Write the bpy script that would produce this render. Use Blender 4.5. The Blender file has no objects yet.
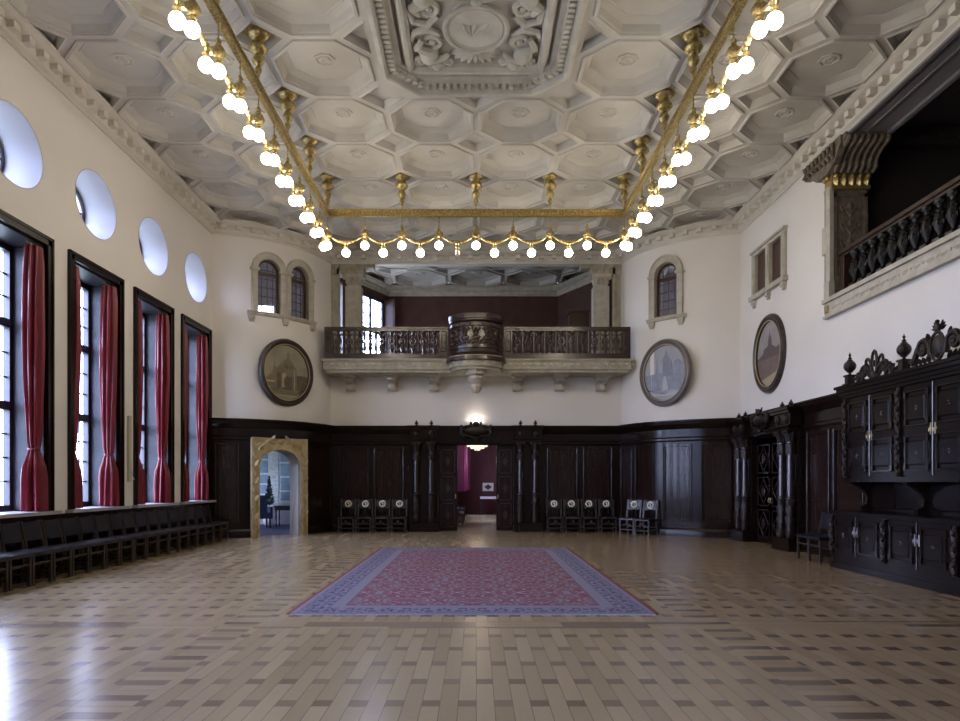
import bpy, bmesh, math, random
from mathutils import Vector, Matrix
from math import sin, cos, pi, radians, sqrt, atan2

random.seed(4)
SC = bpy.context.scene
COL = SC.collection

# ------------------------------------------------------------------ camera
cam_d = bpy.data.cameras.new('camera')
cam_d.sensor_width = 36.0
cam_d.lens = 26.25
cam_d.shift_x = 0.0042
cam_d.shift_y = 0.1266
cam_d.clip_end = 200
cam = bpy.data.objects.new('camera', cam_d)
cam.location = (0, 0, 1.5)
cam.rotation_euler = (pi / 2, 0, 0)
COL.objects.link(cam)
SC.camera = cam

# ------------------------------------------------------------------ world, daylight, exposure
SC.view_settings.view_transform = 'Standard'
SC.view_settings.look = 'None'
SC.view_settings.gamma = 1.0
SC.view_settings.use_curve_mapping = False
SC.view_settings.exposure = 0.9
SC.cycles.max_bounces = 10
SC.cycles.diffuse_bounces = 6
SC.cycles.glossy_bounces = 4
SC.cycles.transparent_max_bounces = 12
SC.cycles.sample_clamp_indirect = 6.0
SC.cycles.caustics_reflective = False
SC.cycles.caustics_refractive = False

SKY = 17.5
w = bpy.data.worlds.new('overcast_sky')
SC.world = w
w.use_nodes = True
nt = w.node_tree
nt.nodes.clear()
wo = nt.nodes.new('ShaderNodeOutputWorld')
bg = nt.nodes.new('ShaderNodeBackground')
tc = nt.nodes.new('ShaderNodeTexCoord')
sp = nt.nodes.new('ShaderNodeSeparateXYZ')
cr = nt.nodes.new('ShaderNodeValToRGB')
cr.color_ramp.elements[0].position = 0.45
cr.color_ramp.elements[0].color = (0.16, 0.19, 0.22, 1)
cr.color_ramp.elements[1].position = 0.55
cr.color_ramp.elements[1].color = (0.60, 0.67, 1.0, 1)
mr = nt.nodes.new('ShaderNodeMapRange')
mr.inputs[1].default_value = -1
mr.inputs[2].default_value = 1
nt.links.new(tc.outputs['Generated'], sp.inputs[0])
nt.links.new(sp.outputs[2], mr.inputs[0])
nt.links.new(mr.outputs[0], cr.inputs[0])
nt.links.new(cr.outputs[0], bg.inputs[0])
bg.inputs[1].default_value = SKY
nt.links.new(bg.outputs[0], wo.inputs[0])


def portal(name, loc, rot, sx, sy):
    """a sky portal in a window opening: guides the world's light, gives off none itself"""
    l = bpy.data.lights.new(name, 'AREA')
    l.shape = 'RECTANGLE'
    l.size = sx
    l.size_y = sy
    l.cycles.is_portal = True
    o = bpy.data.objects.new(name, l)
    o.location = loc
    o.rotation_euler = rot
    COL.objects.link(o)


PER = 2.33
WY = [17.76 - PER * k for k in range(8)]      # centres of the tall windows on the left wall
for yc in WY:
    portal('sky_portal', (-7.95, yc, 3.25), (0, -pi / 2, 0), 4.5, 1.6)
    portal('sky_portal', (-8.1, yc, 6.68), (0, -pi / 2, 0), 1.0, 1.0)

# ------------------------------------------------------------------ materials
MATS = {}


def _new(name):
    m = bpy.data.materials.new(name)
    m.use_nodes = True
    t = m.node_tree
    b = t.nodes['Principled BSDF']
    MATS[name] = m
    return m, t, b


def mat(name, col, rough=0.5, metal=0.0, col2=None, scale=4.0, bump=0.0, bscale=30.0, stretch=(1, 1, 1),
        detail=4.0, coat=0.0, emit=None, estr=0.0, sss=0.0, spec=None, lo=0.35, hi=0.65):
    m, t, b = _new(name)
    b.inputs['Base Color'].default_value = (*col, 1)
    b.inputs['Roughness'].default_value = rough
    b.inputs['Metallic'].default_value = metal
    b.inputs['Coat Weight'].default_value = coat
    b.inputs['Coat Roughness'].default_value = 0.15
    if spec is not None:
        b.inputs['Specular IOR Level'].default_value = spec
    tc = t.nodes.new('ShaderNodeTexCoord')
    mp = t.nodes.new('ShaderNodeMapping')
    mp.inputs['Scale'].default_value = stretch
    t.links.new(tc.outputs['Object'], mp.inputs[0])
    if col2 is not None:
        n = t.nodes.new('ShaderNodeTexNoise')
        n.inputs['Scale'].default_value = scale
        n.inputs['Detail'].default_value = detail
        t.links.new(mp.outputs[0], n.inputs['Vector'])
        r = t.nodes.new('ShaderNodeValToRGB')
        r.color_ramp.elements[0].position = lo
        r.color_ramp.elements[1].position = hi
        r.color_ramp.elements[0].color = (*col, 1)
        r.color_ramp.elements[1].color = (*col2, 1)
        t.links.new(n.outputs['Fac'], r.inputs[0])
        t.links.new(r.outputs[0], b.inputs['Base Color'])
    if bump:
        n2 = t.nodes.new('ShaderNodeTexNoise')
        n2.inputs['Scale'].default_value = bscale
        n2.inputs['Detail'].default_value = 3
        t.links.new(mp.outputs[0], n2.inputs['Vector'])
        bp = t.nodes.new('ShaderNodeBump')
        bp.inputs['Strength'].default_value = bump
        bp.inputs['Distance'].default_value = 0.02
        t.links.new(n2.outputs['Fac'], bp.inputs['Height'])
        t.links.new(bp.outputs[0], b.inputs['Normal'])
    if emit is not None:
        b.inputs['Emission Color'].default_value = (*emit, 1)
        b.inputs['Emission Strength'].default_value = estr
    return m


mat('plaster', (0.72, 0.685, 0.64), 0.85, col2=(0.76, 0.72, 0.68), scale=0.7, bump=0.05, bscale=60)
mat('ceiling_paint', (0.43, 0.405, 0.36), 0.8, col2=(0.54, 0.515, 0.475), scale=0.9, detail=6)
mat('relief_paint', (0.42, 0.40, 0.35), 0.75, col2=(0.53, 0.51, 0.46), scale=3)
mat('cornice_paint', (0.58, 0.54, 0.47), 0.8, col2=(0.64, 0.60, 0.54), scale=2)
mat('oculus_paint', (0.46, 0.46, 0.50), 0.8)
mat('dark_wood', (0.009, 0.0046, 0.0036), 0.19, col2=(0.013, 0.0066, 0.005), scale=5, stretch=(6, 6, .6), spec=0.3)
mat('panel_wood', (0.014, 0.0072, 0.0055), 0.16, col2=(0.020, 0.0095, 0.007), scale=3, stretch=(7, 7, .5), spec=0.4)
mat('carved_wood', (0.009, 0.005, 0.004), 0.3, col2=(0.022, 0.012, 0.009), scale=26, bump=0.5, bscale=45, spec=0.32)
mat('column_wood', (0.02, 0.013, 0.014), 0.22, col2=(0.03, 0.018, 0.018), scale=10, coat=0.6)
mat('rail_wood', (0.022, 0.009, 0.006), 0.28, col2=(0.04, 0.017, 0.011), scale=6, stretch=(.6, 5, 5), coat=0.4)
mat('baluster_wood', (0.022, 0.010, 0.007), 0.3, col2=(0.06, 0.028, 0.018), scale=22, bump=0.5, bscale=40, coat=0.3)
mat('sideboard_wood', (0.006, 0.0042, 0.004), 0.22, col2=(0.011, 0.0065, 0.0055), scale=5, stretch=(6, 6, .6), spec=0.13)
mat('moulding_wood', (0.007, 0.0045, 0.004), 0.18, col2=(0.012, 0.007, 0.006), scale=8, spec=0.42)
mat('black_wood', (0.006, 0.005, 0.005), 0.3, col2=(0.014, 0.012, 0.012), scale=20, bump=0.5, bscale=40, spec=0.4)
mat('chair_wood', (0.026, 0.018, 0.014), 0.4, col2=(0.045, 0.03, 0.024), scale=12, stretch=(3, 3, .5))
mat('leather', (0.008, 0.008, 0.013), 0.27, col2=(0.015, 0.014, 0.022), scale=14, bump=0.3, bscale=60)
mat('brown_leather', (0.05, 0.04, 0.04), 0.36, col2=(0.03, 0.024, 0.024), scale=10, bump=0.3, bscale=60)
mat('stone', (0.32, 0.29, 0.22), 0.75, col2=(0.43, 0.395, 0.31), scale=5, bump=0.3, bscale=25)
mat('stone_light', (0.40, 0.365, 0.30), 0.75, col2=(0.51, 0.47, 0.395), scale=5, bump=0.25, bscale=25)
mat('stone_ochre', (0.40, 0.31, 0.155), 0.7, col2=(0.54, 0.46, 0.28), scale=7, bump=0.5, bscale=25)
mat('stone_jamb', (0.17, 0.14, 0.115), 0.7, col2=(0.27, 0.23, 0.20), scale=4, bump=0.3)
mat('jamb_stone_blue', (0.035, 0.04, 0.05), 0.6, col2=(0.055, 0.06, 0.072), scale=2)
mat('brown_stone', (0.12, 0.095, 0.072), 0.6, col2=(0.20, 0.16, 0.12), scale=9, bump=0.4, bscale=25)
mat('gilt', (0.34, 0.25, 0.09), 0.3, metal=0.85, col2=(0.66, 0.52, 0.24), scale=30)
mat('gilt_dark', (0.38, 0.27, 0.12), 0.4, metal=0.7, col2=(0.6, 0.45, 0.2), scale=30)
mat('brass', (0.75, 0.6, 0.35), 0.3, metal=0.9)
mat('silver', (0.6, 0.58, 0.6), 0.3, metal=0.9)
mat('nail_brass', (0.5, 0.42, 0.3), 0.35, metal=0.8)
mat('emblem_cream', (0.82, 0.78, 0.68), 0.5)
mat('red_curtain', (0.15, 0.010, 0.020), 0.4, col2=(0.23, 0.02, 0.036), scale=3, stretch=(8, 8, .4))
mat('purple_curtain', (0.30, 0.05, 0.20), 0.6, col2=(0.38, 0.09, 0.27), scale=3, stretch=(8, 8, .4))
mat('window_frame', (0.018, 0.018, 0.026), 0.4)
mat('window_wood', (0.010, 0.0055, 0.005), 0.26, spec=0.25)
mat('brown_frame', (0.06, 0.027, 0.016), 0.4)
mat('sill_stone', (0.34, 0.33, 0.35), 0.3)
mat('maroon', (0.045, 0.006, 0.009), 0.8, col2=(0.06, 0.009, 0.012), scale=9)
mat('gallery_brown', (0.075, 0.032, 0.025), 0.8, col2=(0.095, 0.042, 0.033), scale=3)
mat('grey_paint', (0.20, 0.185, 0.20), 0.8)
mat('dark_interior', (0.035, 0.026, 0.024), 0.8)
mat('tower_plaster', (0.42, 0.41, 0.46), 0.8)
mat('panel_white', (0.62, 0.66, 0.62), 0.6, col2=(0.42, 0.47, 0.46), scale=14)
mat('panel_blue', (0.14, 0.22, 0.28), 0.6, col2=(0.22, 0.31, 0.36), scale=9)
mat('panel_amber', (0.35, 0.20, 0.08), 0.6)
mat('blue_carpet', (0.025, 0.032, 0.075), 0.9)
mat('green_leaf', (0.02, 0.035, 0.03), 0.7)
mat('white_china', (0.8, 0.8, 0.8), 0.3)
mat('beige_metal', (0.50, 0.45, 0.35), 0.5)
mat('fringe', (0.45, 0.43, 0.42), 0.9)
mat('rug_red_edge', (0.14, 0.018, 0.028), 0.9)
mat('globe_glass', (1, 1, 1), 0.3, emit=(1.0, 0.88, 0.70), estr=19.5)
mat('clear_bulb', (0.8, 0.75, 0.65), 0.1, spec=0.8)
mat('crystal', (0.9, 0.85, 0.7), 0.15, emit=(1.0, 0.85, 0.6), estr=0.55)
mat('medal_frame', (0.03, 0.02, 0.018), 0.4, col2=(0.055, 0.04, 0.034), scale=10)
mat('medal_frame_grey', (0.14, 0.125, 0.13), 0.4)
mat('medal_gold', (0.42, 0.33, 0.18), 0.5)
mat('paint_sky', (0.30, 0.27, 0.19), 0.6, col2=(0.22, 0.20, 0.145), scale=2.5)
mat('paint_house', (0.15, 0.12, 0.075), 0.6, col2=(0.20, 0.165, 0.105), scale=6)
mat('paint_shade', (0.085, 0.062, 0.04), 0.6, col2=(0.12, 0.09, 0.06), scale=8)
mat('paint_light', (0.38, 0.33, 0.22), 0.6)
mat('grey_sky', (0.40, 0.40, 0.43), 0.6, col2=(0.33, 0.34, 0.39), scale=2.5)
mat('grey_house', (0.24, 0.26, 0.34), 0.6, col2=(0.31, 0.33, 0.41), scale=5)
mat('grey_tower', (0.20, 0.21, 0.29), 0.6, col2=(0.25, 0.26, 0.34), scale=6)
mat('grey_light', (0.45, 0.46, 0.52), 0.6)
mat('brown_sky', (0.35, 0.33, 0.32), 0.6, col2=(0.27, 0.25, 0.24), scale=2.5)
mat('brown_house', (0.16, 0.115, 0.10), 0.6, col2=(0.20, 0.15, 0.13), scale=6)
mat('brown_roof', (0.11, 0.085, 0.08), 0.6)


def glass_mat(name, tint, fac, rough=0.02):
    m, t, b = _new(name)
    t.nodes.remove(b)
    out = t.nodes['Material Output']
    tr = t.nodes.new('ShaderNodeBsdfTransparent')
    tr.inputs[0].default_value = (*tint, 1)
    gl = t.nodes.new('ShaderNodeBsdfGlossy')
    gl.inputs['Roughness'].default_value = rough
    gl.inputs[0].default_value = (0.9, 0.92, 1, 1)
    mx = t.nodes.new('ShaderNodeMixShader')
    mx.inputs[0].default_value = fac
    t.links.new(tr.outputs[0], mx.inputs[1])
    t.links.new(gl.outputs[0], mx.inputs[2])
    t.links.new(mx.outputs[0], out.inputs[0])


glass_mat('pane', (0.95, 0.97, 1.0), 0.06)


def leaded():
    m, t, b = _new('leaded_pane')
    out = t.nodes['Material Output']
    b.inputs['Base Color'].default_value = (0.28, 0.27, 0.36, 1)
    b.inputs['Roughness'].default_value = 0.15
    tr = t.nodes.new('ShaderNodeBsdfTransparent')
    mx = t.nodes.new('ShaderNodeMixShader')
    mx.inputs[0].default_value = 0.4
    t.links.new(tr.outputs[0], mx.inputs[1])
    t.links.new(b.outputs[0], mx.inputs[2])
    t.links.new(mx.outputs[0], out.inputs[0])


leaded()


class NT:
    """tiny expression helper for math nodes"""
    def __init__(s, t):
        s.t = t

    def m(s, op, a, b=None, c=None):
        n = s.t.nodes.new('ShaderNodeMath')
        n.operation = op
        for i, v in enumerate((a, b, c)):
            if v is None:
                continue
            if isinstance(v, (int, float)):
                n.inputs[i].default_value = v
            else:
                s.t.links.new(v, n.inputs[i])
        return n.outputs[0]

    def mix(s, f, a, b):
        n = s.t.nodes.new('ShaderNodeMix')
        n.data_type = 'RGBA'
        for k, v in ((0, f), (6, a), (7, b)):
            if isinstance(v, tuple):
                n.inputs[k].default_value = (*v, 1)
            elif isinstance(v, (int, float)):
                n.inputs[k].default_value = v
            else:
                s.t.links.new(v, n.inputs[k])
        return n.outputs[2]

    def xyz(s, x, y, z=0.0):
        n = s.t.nodes.new('ShaderNodeCombineXYZ')
        for i, v in enumerate((x, y, z)):
            if isinstance(v, (int, float)):
                n.inputs[i].default_value = v
            else:
                s.t.links.new(v, n.inputs[i])
        return n.outputs[0]

    def band(s, v, lo, hi):
        return s.m('MULTIPLY', s.m('GREATER_THAN', v, lo), s.m('LESS_THAN', v, hi))

    def white(s, vec):
        n = s.t.nodes.new('ShaderNodeTexWhiteNoise')
        n.noise_dimensions = '3D'
        s.t.links.new(vec, n.inputs[0])
        return n.outputs[0]

    def noise(s, vec, scale, det=3):
        n = s.t.nodes.new('ShaderNodeTexNoise')
        n.inputs['Scale'].default_value = scale
        n.inputs['Detail'].default_value = det
        s.t.links.new(vec, n.inputs['Vector'])
        return n.outputs['Fac']

    def vor(s, vec, scale, feat='F1', rnd=1.0):
        n = s.t.nodes.new('ShaderNodeTexVoronoi')
        n.feature = feat
        n.inputs['Scale'].default_value = scale
        n.inputs['Randomness'].default_value = rnd
        n.voronoi_dimensions = '2D'
        s.t.links.new(vec, n.inputs['Vector'])
        return n.outputs


def parquet():
    m, t, b = _new('parquet')
    N = NT(t)
    tc = t.nodes.new('ShaderNodeTexCoord')
    sep = t.nodes.new('ShaderNodeSeparateXYZ')
    t.links.new(tc.outputs['Object'], sep.inputs[0])
    X, Y = sep.outputs[0], sep.outputs[1]
    W, L, BL = 0.123, 1.04, 0.125

    def planks(u, v, seed):
        cu = N.m('DIVIDE', u, W)
        ci = N.m('FLOOR', cu)
        odd = N.m('FLOORED_MODULO', ci, 2.0)
        vv = N.m('ADD', N.m('DIVIDE', v, L), N.m('MULTIPLY', odd, 0.5))
        fi = N.m('FLOOR', vv)
        fv = N.m('FRACT', vv)
        blk = N.m('LESS_THAN', fv, BL / L)
        rnd = N.white(N.xyz(ci, fi, N.m('ADD', blk, seed)))
        fu = N.m('FRACT', cu)
        seam = N.m('MAXIMUM', N.m('LESS_THAN', fu, 0.035), N.m('LESS_THAN', N.m('ABSOLUTE', N.m('SUBTRACT', fv, BL / L)), 0.004))
        seam = N.m('MAXIMUM', seam, N.m('LESS_THAN', fv, 0.005))
        return blk, rnd, seam
    b1, r1, s1 = planks(X, Y, 0.0)
    # frieze bands: short boards turned the other way
    ax = N.m('ABSOLUTE', X)
    inl = N.band(ax, 2.30, 2.67)
    inc = N.m('MULTIPLY', N.band(Y, 7.18, 7.55), 1.0)
    inb = N.m('MAXIMUM', inl, inc)
    def short(u, v, seed):
        cu = N.m('DIVIDE', u, 0.123)
        ci = N.m('FLOOR', cu)
        three = N.m('FLOORED_MODULO', ci, 3.0)
        rnd = N.white(N.xyz(ci, N.m('FLOOR', N.m('DIVIDE', v, 0.37)), seed))
        return N.m('LESS_THAN', three, 0.5), rnd, N.m('LESS_THAN', N.m('FRACT', cu), 0.05)
    b2, r2, s2 = short(Y, X, 5.0)
    b3, r3, s3 = short(X, Y, 7.0)
    # within the long band use boards across, within the cross band two long boards
    bb = N.m('ADD', N.m('MULTIPLY', inl, b2), N.m('MULTIPLY', N.m('SUBTRACT', 1.0, inl), N.m('GREATER_THAN', N.white(N.xyz(N.m('FLOOR', N.m('DIVIDE', X, 0.9)), N.m('FLOOR', N.m('DIVIDE', Y, 0.123)), 3.7)), 0.62)))
    rr = N.m('ADD', N.m('MULTIPLY', inl, r2), N.m('MULTIPLY', N.m('SUBTRACT', 1.0, inl), N.white(N.xyz(N.m('FLOOR', N.m('DIVIDE', X, 1.4)), N.m('FLOOR', N.m('DIVIDE', Y, 0.123)), 3.0))))
    ss = N.m('ADD', N.m('MULTIPLY', inl, s2), N.m('MULTIPLY', N.m('SUBTRACT', 1.0, inl), N.m('LESS_THAN', N.m('FRACT', N.m('DIVIDE', Y, 0.123)), 0.05)))
    ib = N.m('SUBTRACT', 1.0, inb)
    blk = N.m('ADD', N.m('MULTIPLY', inb, bb), N.m('MULTIPLY', ib, b1))
    rnd = N.m('ADD', N.m('MULTIPLY', inb, rr), N.m('MULTIPLY', ib, r1))
    seam = N.m('ADD', N.m('MULTIPLY', inb, ss), N.m('MULTIPLY', ib, s1))
    gv = N.xyz(N.m('MULTIPLY', X, 30.0), N.m('MULTIPLY', Y, 2.5), rnd)
    gr = N.noise(gv, 1.0, 5)
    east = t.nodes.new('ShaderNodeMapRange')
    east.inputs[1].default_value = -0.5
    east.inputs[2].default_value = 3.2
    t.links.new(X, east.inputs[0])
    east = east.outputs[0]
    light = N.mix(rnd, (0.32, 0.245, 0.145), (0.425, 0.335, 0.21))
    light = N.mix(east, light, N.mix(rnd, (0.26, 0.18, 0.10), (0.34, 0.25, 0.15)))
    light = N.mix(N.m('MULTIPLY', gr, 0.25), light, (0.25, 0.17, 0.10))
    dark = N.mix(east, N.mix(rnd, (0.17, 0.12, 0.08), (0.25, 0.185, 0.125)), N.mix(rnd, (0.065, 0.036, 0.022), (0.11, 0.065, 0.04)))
    big = N.noise(tc.outputs['Object'], 0.45, 3)
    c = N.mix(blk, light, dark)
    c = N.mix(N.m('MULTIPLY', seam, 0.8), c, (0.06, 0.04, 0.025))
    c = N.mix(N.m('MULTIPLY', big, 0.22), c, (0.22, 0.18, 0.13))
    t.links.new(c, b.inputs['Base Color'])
    b.inputs['Roughness'].default_value = 0.23
    b.inputs['Specular IOR Level'].default_value = 0.75
    bp = t.nodes.new('ShaderNodeBump')
    bp.inputs['Strength'].default_value = 0.12
    bp.inputs['Distance'].default_value = 0.002
    hh = N.m('SUBTRACT', 1.0, seam)
    t.links.new(hh, bp.inputs['Height'])
    t.links.new(bp.outputs[0], b.inputs['Normal'])


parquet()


def rug_mat():
    m, t, b = _new('rug_wool')
    N = NT(t)
    tc = t.nodes.new('ShaderNodeTexCoord')
    sep = t.nodes.new('ShaderNodeSeparateXYZ')
    t.links.new(tc.outputs['Object'], sep.inputs[0])
    X, Y = sep.outputs[0], sep.outputs[1]
    u, v = N.m('ABSOLUTE', X), N.m('ABSOLUTE', Y)
    dx, dy = N.m('SUBTRACT', 2.06, u), N.m('SUBTRACT', 4.0, v)
    d = N.m('MINIMUM', dx, dy)
    vec = N.xyz(u, v)
    # field: mirrored sprays of flowers; small light blooms ringed with navy, joined by pale stems
    wob = N.noise(vec, 3.0, 3)
    tu = N.m('ADD', N.m('PINGPONG', u, 0.42), N.m('MULTIPLY', wob, 0.10))
    tv = N.m('ADD', N.m('PINGPONG', v, 0.62), N.m('MULTIPLY', wob, 0.14))
    tvec = N.xyz(tu, tv)
    f1 = N.vor(tvec, 8.0)
    f2 = N.vor(tvec, 19.0)
    edge = N.vor(tvec, 6.0, 'DISTANCE_TO_EDGE')
    patch = N.noise(tvec, 5.0, 4)
    red = N.mix(N.noise(vec, 1.2, 3), (0.16, 0.045, 0.060), (0.205, 0.065, 0.080))
    c = N.mix(N.m('MULTIPLY', N.m('GREATER_THAN', patch, 0.49), 0.75), red, (0.175, 0.115, 0.145))
    c = N.mix(N.m('MULTIPLY', N.m('LESS_THAN', edge[0], 0.035), 0.7), c, (0.26, 0.20, 0.22))
    c = N.mix(N.m('MULTIPLY', N.m('LESS_THAN', f2[0], 0.24), 0.55), c, (0.10, 0.08, 0.12))
    c = N.mix(N.m('MULTIPLY', N.m('LESS_THAN', f1[0], 0.30), 0.8), c, (0.075, 0.07, 0.115))
    c = N.mix(N.m('MULTIPLY', N.m('LESS_THAN', f1[0], 0.20), 0.85), c, (0.34, 0.30, 0.33))
    c = N.mix(N.m('MULTIPLY', N.m('LESS_THAN', f1[0], 0.09), 0.8), c, (0.20, 0.06, 0.08))
    # border
    side = N.m('LESS_THAN', dx, dy)
    along = N.m('ADD', N.m('MULTIPLY', side, v), N.m('MULTIPLY', N.m('SUBTRACT', 1.0, side), u))
    ba = N.m('ADD', N.m('PINGPONG', along, 0.33), N.m('MULTIPLY', wob, 0.05))
    bvec = N.xyz(ba, d)
    g1 = N.vor(bvec, 11.0)
    g2 = N.vor(bvec, 24.0)
    gn = N.noise(bvec, 11.0, 4)
    pale = N.mix(N.noise(vec, 30.0, 2), (0.17, 0.16, 0.215), (0.215, 0.20, 0.255))
    bc = N.mix(N.m('MULTIPLY', N.m('GREATER_THAN', gn, 0.47), 0.85), pale, (0.045, 0.05, 0.11))
    bc = N.mix(N.m('MULTIPLY', N.m('LESS_THAN', g1[0], 0.30), 0.8), bc, (0.27, 0.25, 0.32))
    bc = N.mix(N.m('MULTIPLY', N.m('LESS_THAN', g1[0], 0.15), 0.8), bc, (0.20, 0.09, 0.13))
    bc = N.mix(N.m('MULTIPLY', N.m('LESS_THAN', g2[0], 0.22), 0.55), bc, (0.06, 0.06, 0.11))
    isb = N.m('LESS_THAN', d, 0.54)
    c = N.mix(isb, c, pale)
    c = N.mix(N.band(d, 0.13, 0.36), c, bc)
    sm = N.noise(N.xyz(N.m('MULTIPLY', along, 2.0), N.m('MULTIPLY', d, 2.0)), 14.0, 2)
    c = N.mix(N.m('MULTIPLY', N.band(d, 0.05, 0.11), N.m('MULTIPLY', N.m('GREATER_THAN', sm, 0.5), 0.8)), c, (0.06, 0.06, 0.12))
    c = N.mix(N.m('MULTIPLY', N.band(d, 0.38, 0.50), N.m('MULTIPLY', N.m('GREATER_THAN', sm, 0.58), 0.5)), c, (0.16, 0.10, 0.15))
    c = N.mix(N.band(d, 0.12, 0.13), c, (0.10, 0.09, 0.15))
    c = N.mix(N.band(d, 0.36, 0.372), c, (0.10, 0.09, 0.15))
    c = N.mix(N.band(d, 0.525, 0.54), c, (0.12, 0.07, 0.10))
    t.links.new(c, b.inputs['Base Color'])
    b.inputs['Roughness'].default_value = 0.95
    b.inputs['Specular IOR Level'].default_value = 0.1


rug_mat()


# ------------------------------------------------------------------ mesh builder
class MB:
    def __init__(s):
        s.v, s.f, s.mi = [], [], []
        s.M = None
        s.k = 0

    def pt(s, p):
        p = Vector(p)
        if s.M is not None:
            p = s.M @ p
        s.v.append(p)
        return len(s.v) - 1

    def face(s, ids):
        s.f.append(tuple(ids))
        s.mi.append(s.k)

    def box(s, x0, x1, y0, y1, z0, z1):
        i = [s.pt(p) for p in ((x0, y0, z0), (x1, y0, z0), (x1, y1, z0), (x0, y1, z0), (x0, y0, z1), (x1, y0, z1), (x1, y1, z1), (x0, y1, z1))]
        for q in ((0, 3, 2, 1), (4, 5, 6, 7), (0, 1, 5, 4), (1, 2, 6, 5), (2, 3, 7, 6), (3, 0, 4, 7)):
            s.face([i[j] for j in q])
        return s

    def cham(s, x0, x1, y0, y1, z0, z1, c):
        """raised field: box whose front (y0 side) is chamfered by c"""
        a = [s.pt(p) for p in ((x0, y1, z0), (x1, y1, z0), (x1, y1, z1), (x0, y1, z1))]
        b = [s.pt(p) for p in ((x0 + c, y0, z0 + c), (x1 - c, y0, z0 + c), (x1 - c, y0, z1 - c), (x0 + c, y0, z1 - c))]
        s.face(b)
        s.face(a[::-1])
        for i in range(4):
            j = (i + 1) % 4
            s.face((a[i], a[j], b[j], b[i]))
        return s

    def prism(s, pts, y0, y1):
        """outline in (x,z) extruded along y"""
        n = len(pts)
        a = [s.pt((p[0], y0, p[1])) for p in pts]
        b = [s.pt((p[0], y1, p[1])) for p in pts]
        s.face(a)
        s.face(b[::-1])
        for i in range(n):
            j = (i + 1) % n
            s.face((a[i], b[i], b[j], a[j]))
        return s

    def prismz(s, pts, z0, z1):
        n = len(pts)
        a = [s.pt((p[0], p[1], z0)) for p in pts]
        b = [s.pt((p[0], p[1], z1)) for p in pts]
        s.face(a)
        s.face(b[::-1])
        for i in range(n):
            j = (i + 1) % n
            s.face((a[i], b[i], b[j], a[j]))
        return s

    def lathe(s, prof, cx=0, cy=0, cz=0, n=16, mod=None, a0=0.0, a1=2 * pi):
        full = abs(a1 - a0 - 2 * pi) < 1e-6
        m = n if full else n + 1
        rings = []
        for r, z in prof:
            ring = []
            for k in range(m):
                a = a0 + (a1 - a0) * k / n
                rr = r * (mod(a, z) if mod else 1.0)
                ring.append(s.pt((cx + rr * cos(a), cy + rr * sin(a), cz + z)))
            rings.append(ring)
        for i in range(len(rings) - 1):
            for k in range(n):
                k2 = (k + 1) % m
                s.face((rings[i][k], rings[i][k2], rings[i + 1][k2], rings[i + 1][k]))
        if prof[0][0] > 1e-5 and full:
            s.face(rings[0][::-1])
        if prof[-1][0] > 1e-5 and full:
            s.face(rings[-1])
        return s

    def ball(s, c, r, n=12, m=8):
        if isinstance(r, (int, float)):
            r = (r, r, r)
        top = s.pt((c[0], c[1], c[2] + r[2]))
        bot = s.pt((c[0], c[1], c[2] - r[2]))
        rings = []
        for i in range(1, m):
            th = pi * i / m
            rings.append([s.pt((c[0] + r[0] * sin(th) * cos(2 * pi * k / n), c[1] + r[1] * sin(th) * sin(2 * pi * k / n), c[2] + r[2] * cos(th))) for k in range(n)])
        for k in range(n):
            s.face((top, rings[0][k], rings[0][(k + 1) % n]))
            s.face((bot, rings[-1][(k + 1) % n], rings[-1][k]))
        for i in range(len(rings) - 1):
            for k in range(n):
                k2 = (k + 1) % n
                s.face((rings[i][k], rings[i + 1][k], rings[i + 1][k2], rings[i][k2]))
        return s

    def tube(s, pts, r, n=6, closed=False):
        pts = [Vector(p) for p in pts]
        N = len(pts)
        rs = r if isinstance(r, (list, tuple)) else [r] * N
        rings = []
        ref = None
        for i, p in enumerate(pts):
            a = pts[(i - 1) % N] if (closed or i > 0) else p
            b = pts[(i + 1) % N] if (closed or i < N - 1) else p
            t = (b - a)
            if t.length < 1e-9:
                t = Vector((0, 0, 1))
            t.normalize()
            if ref is None:
                ref = Vector((0, 1, 0)) if abs(t.y) < 0.9 else Vector((1, 0, 0))
            u = t.cross(ref)
            if u.length < 1e-4:
                u = t.cross(Vector((1, 0, 0.3)))
            u.normalize()
            w_ = t.cross(u)
            ref = -w_ if False else ref
            rings.append([s.pt(p + (u * cos(2 * pi * k / n) + w_ * sin(2 * pi * k / n)) * rs[i]) for k in range(n)])
        M = N if closed else N - 1
        for i in range(M):
            j = (i + 1) % N
            for k in range(n):
                k2 = (k + 1) % n
                s.face((rings[i][k], rings[i][k2], rings[j][k2], rings[j][k]))
        if not closed:
            s.face(rings[0][::-1])
            s.face(rings[-1])
        return s

    def spiral(s, cx, cz, r0, turns=1.5, a0=0.0, d=1, th=0.02, y=0.0, n=6, rmin=0.15, tail=None):
        """volute in the xz plane; starts on the outside at angle a0"""
        pts, rs = [], []
        if tail:
            for q in tail:
                pts.append((q[0], y, q[1]))
                rs.append(th)
        K = max(8, int(turns * 12))
        for i in range(K + 1):
            f = i / K
            r = r0 * (1 - (1 - rmin) * f)
            a = a0 + d * turns * 2 * pi * f
            pts.append((cx + r * cos(a), y, cz + r * sin(a)))
            rs.append(th * (1 - 0.45 * f))
        s.tube(pts, rs, n)
        s.ball(pts[-1], th * 1.15, 8, 5)
        return s

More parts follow.
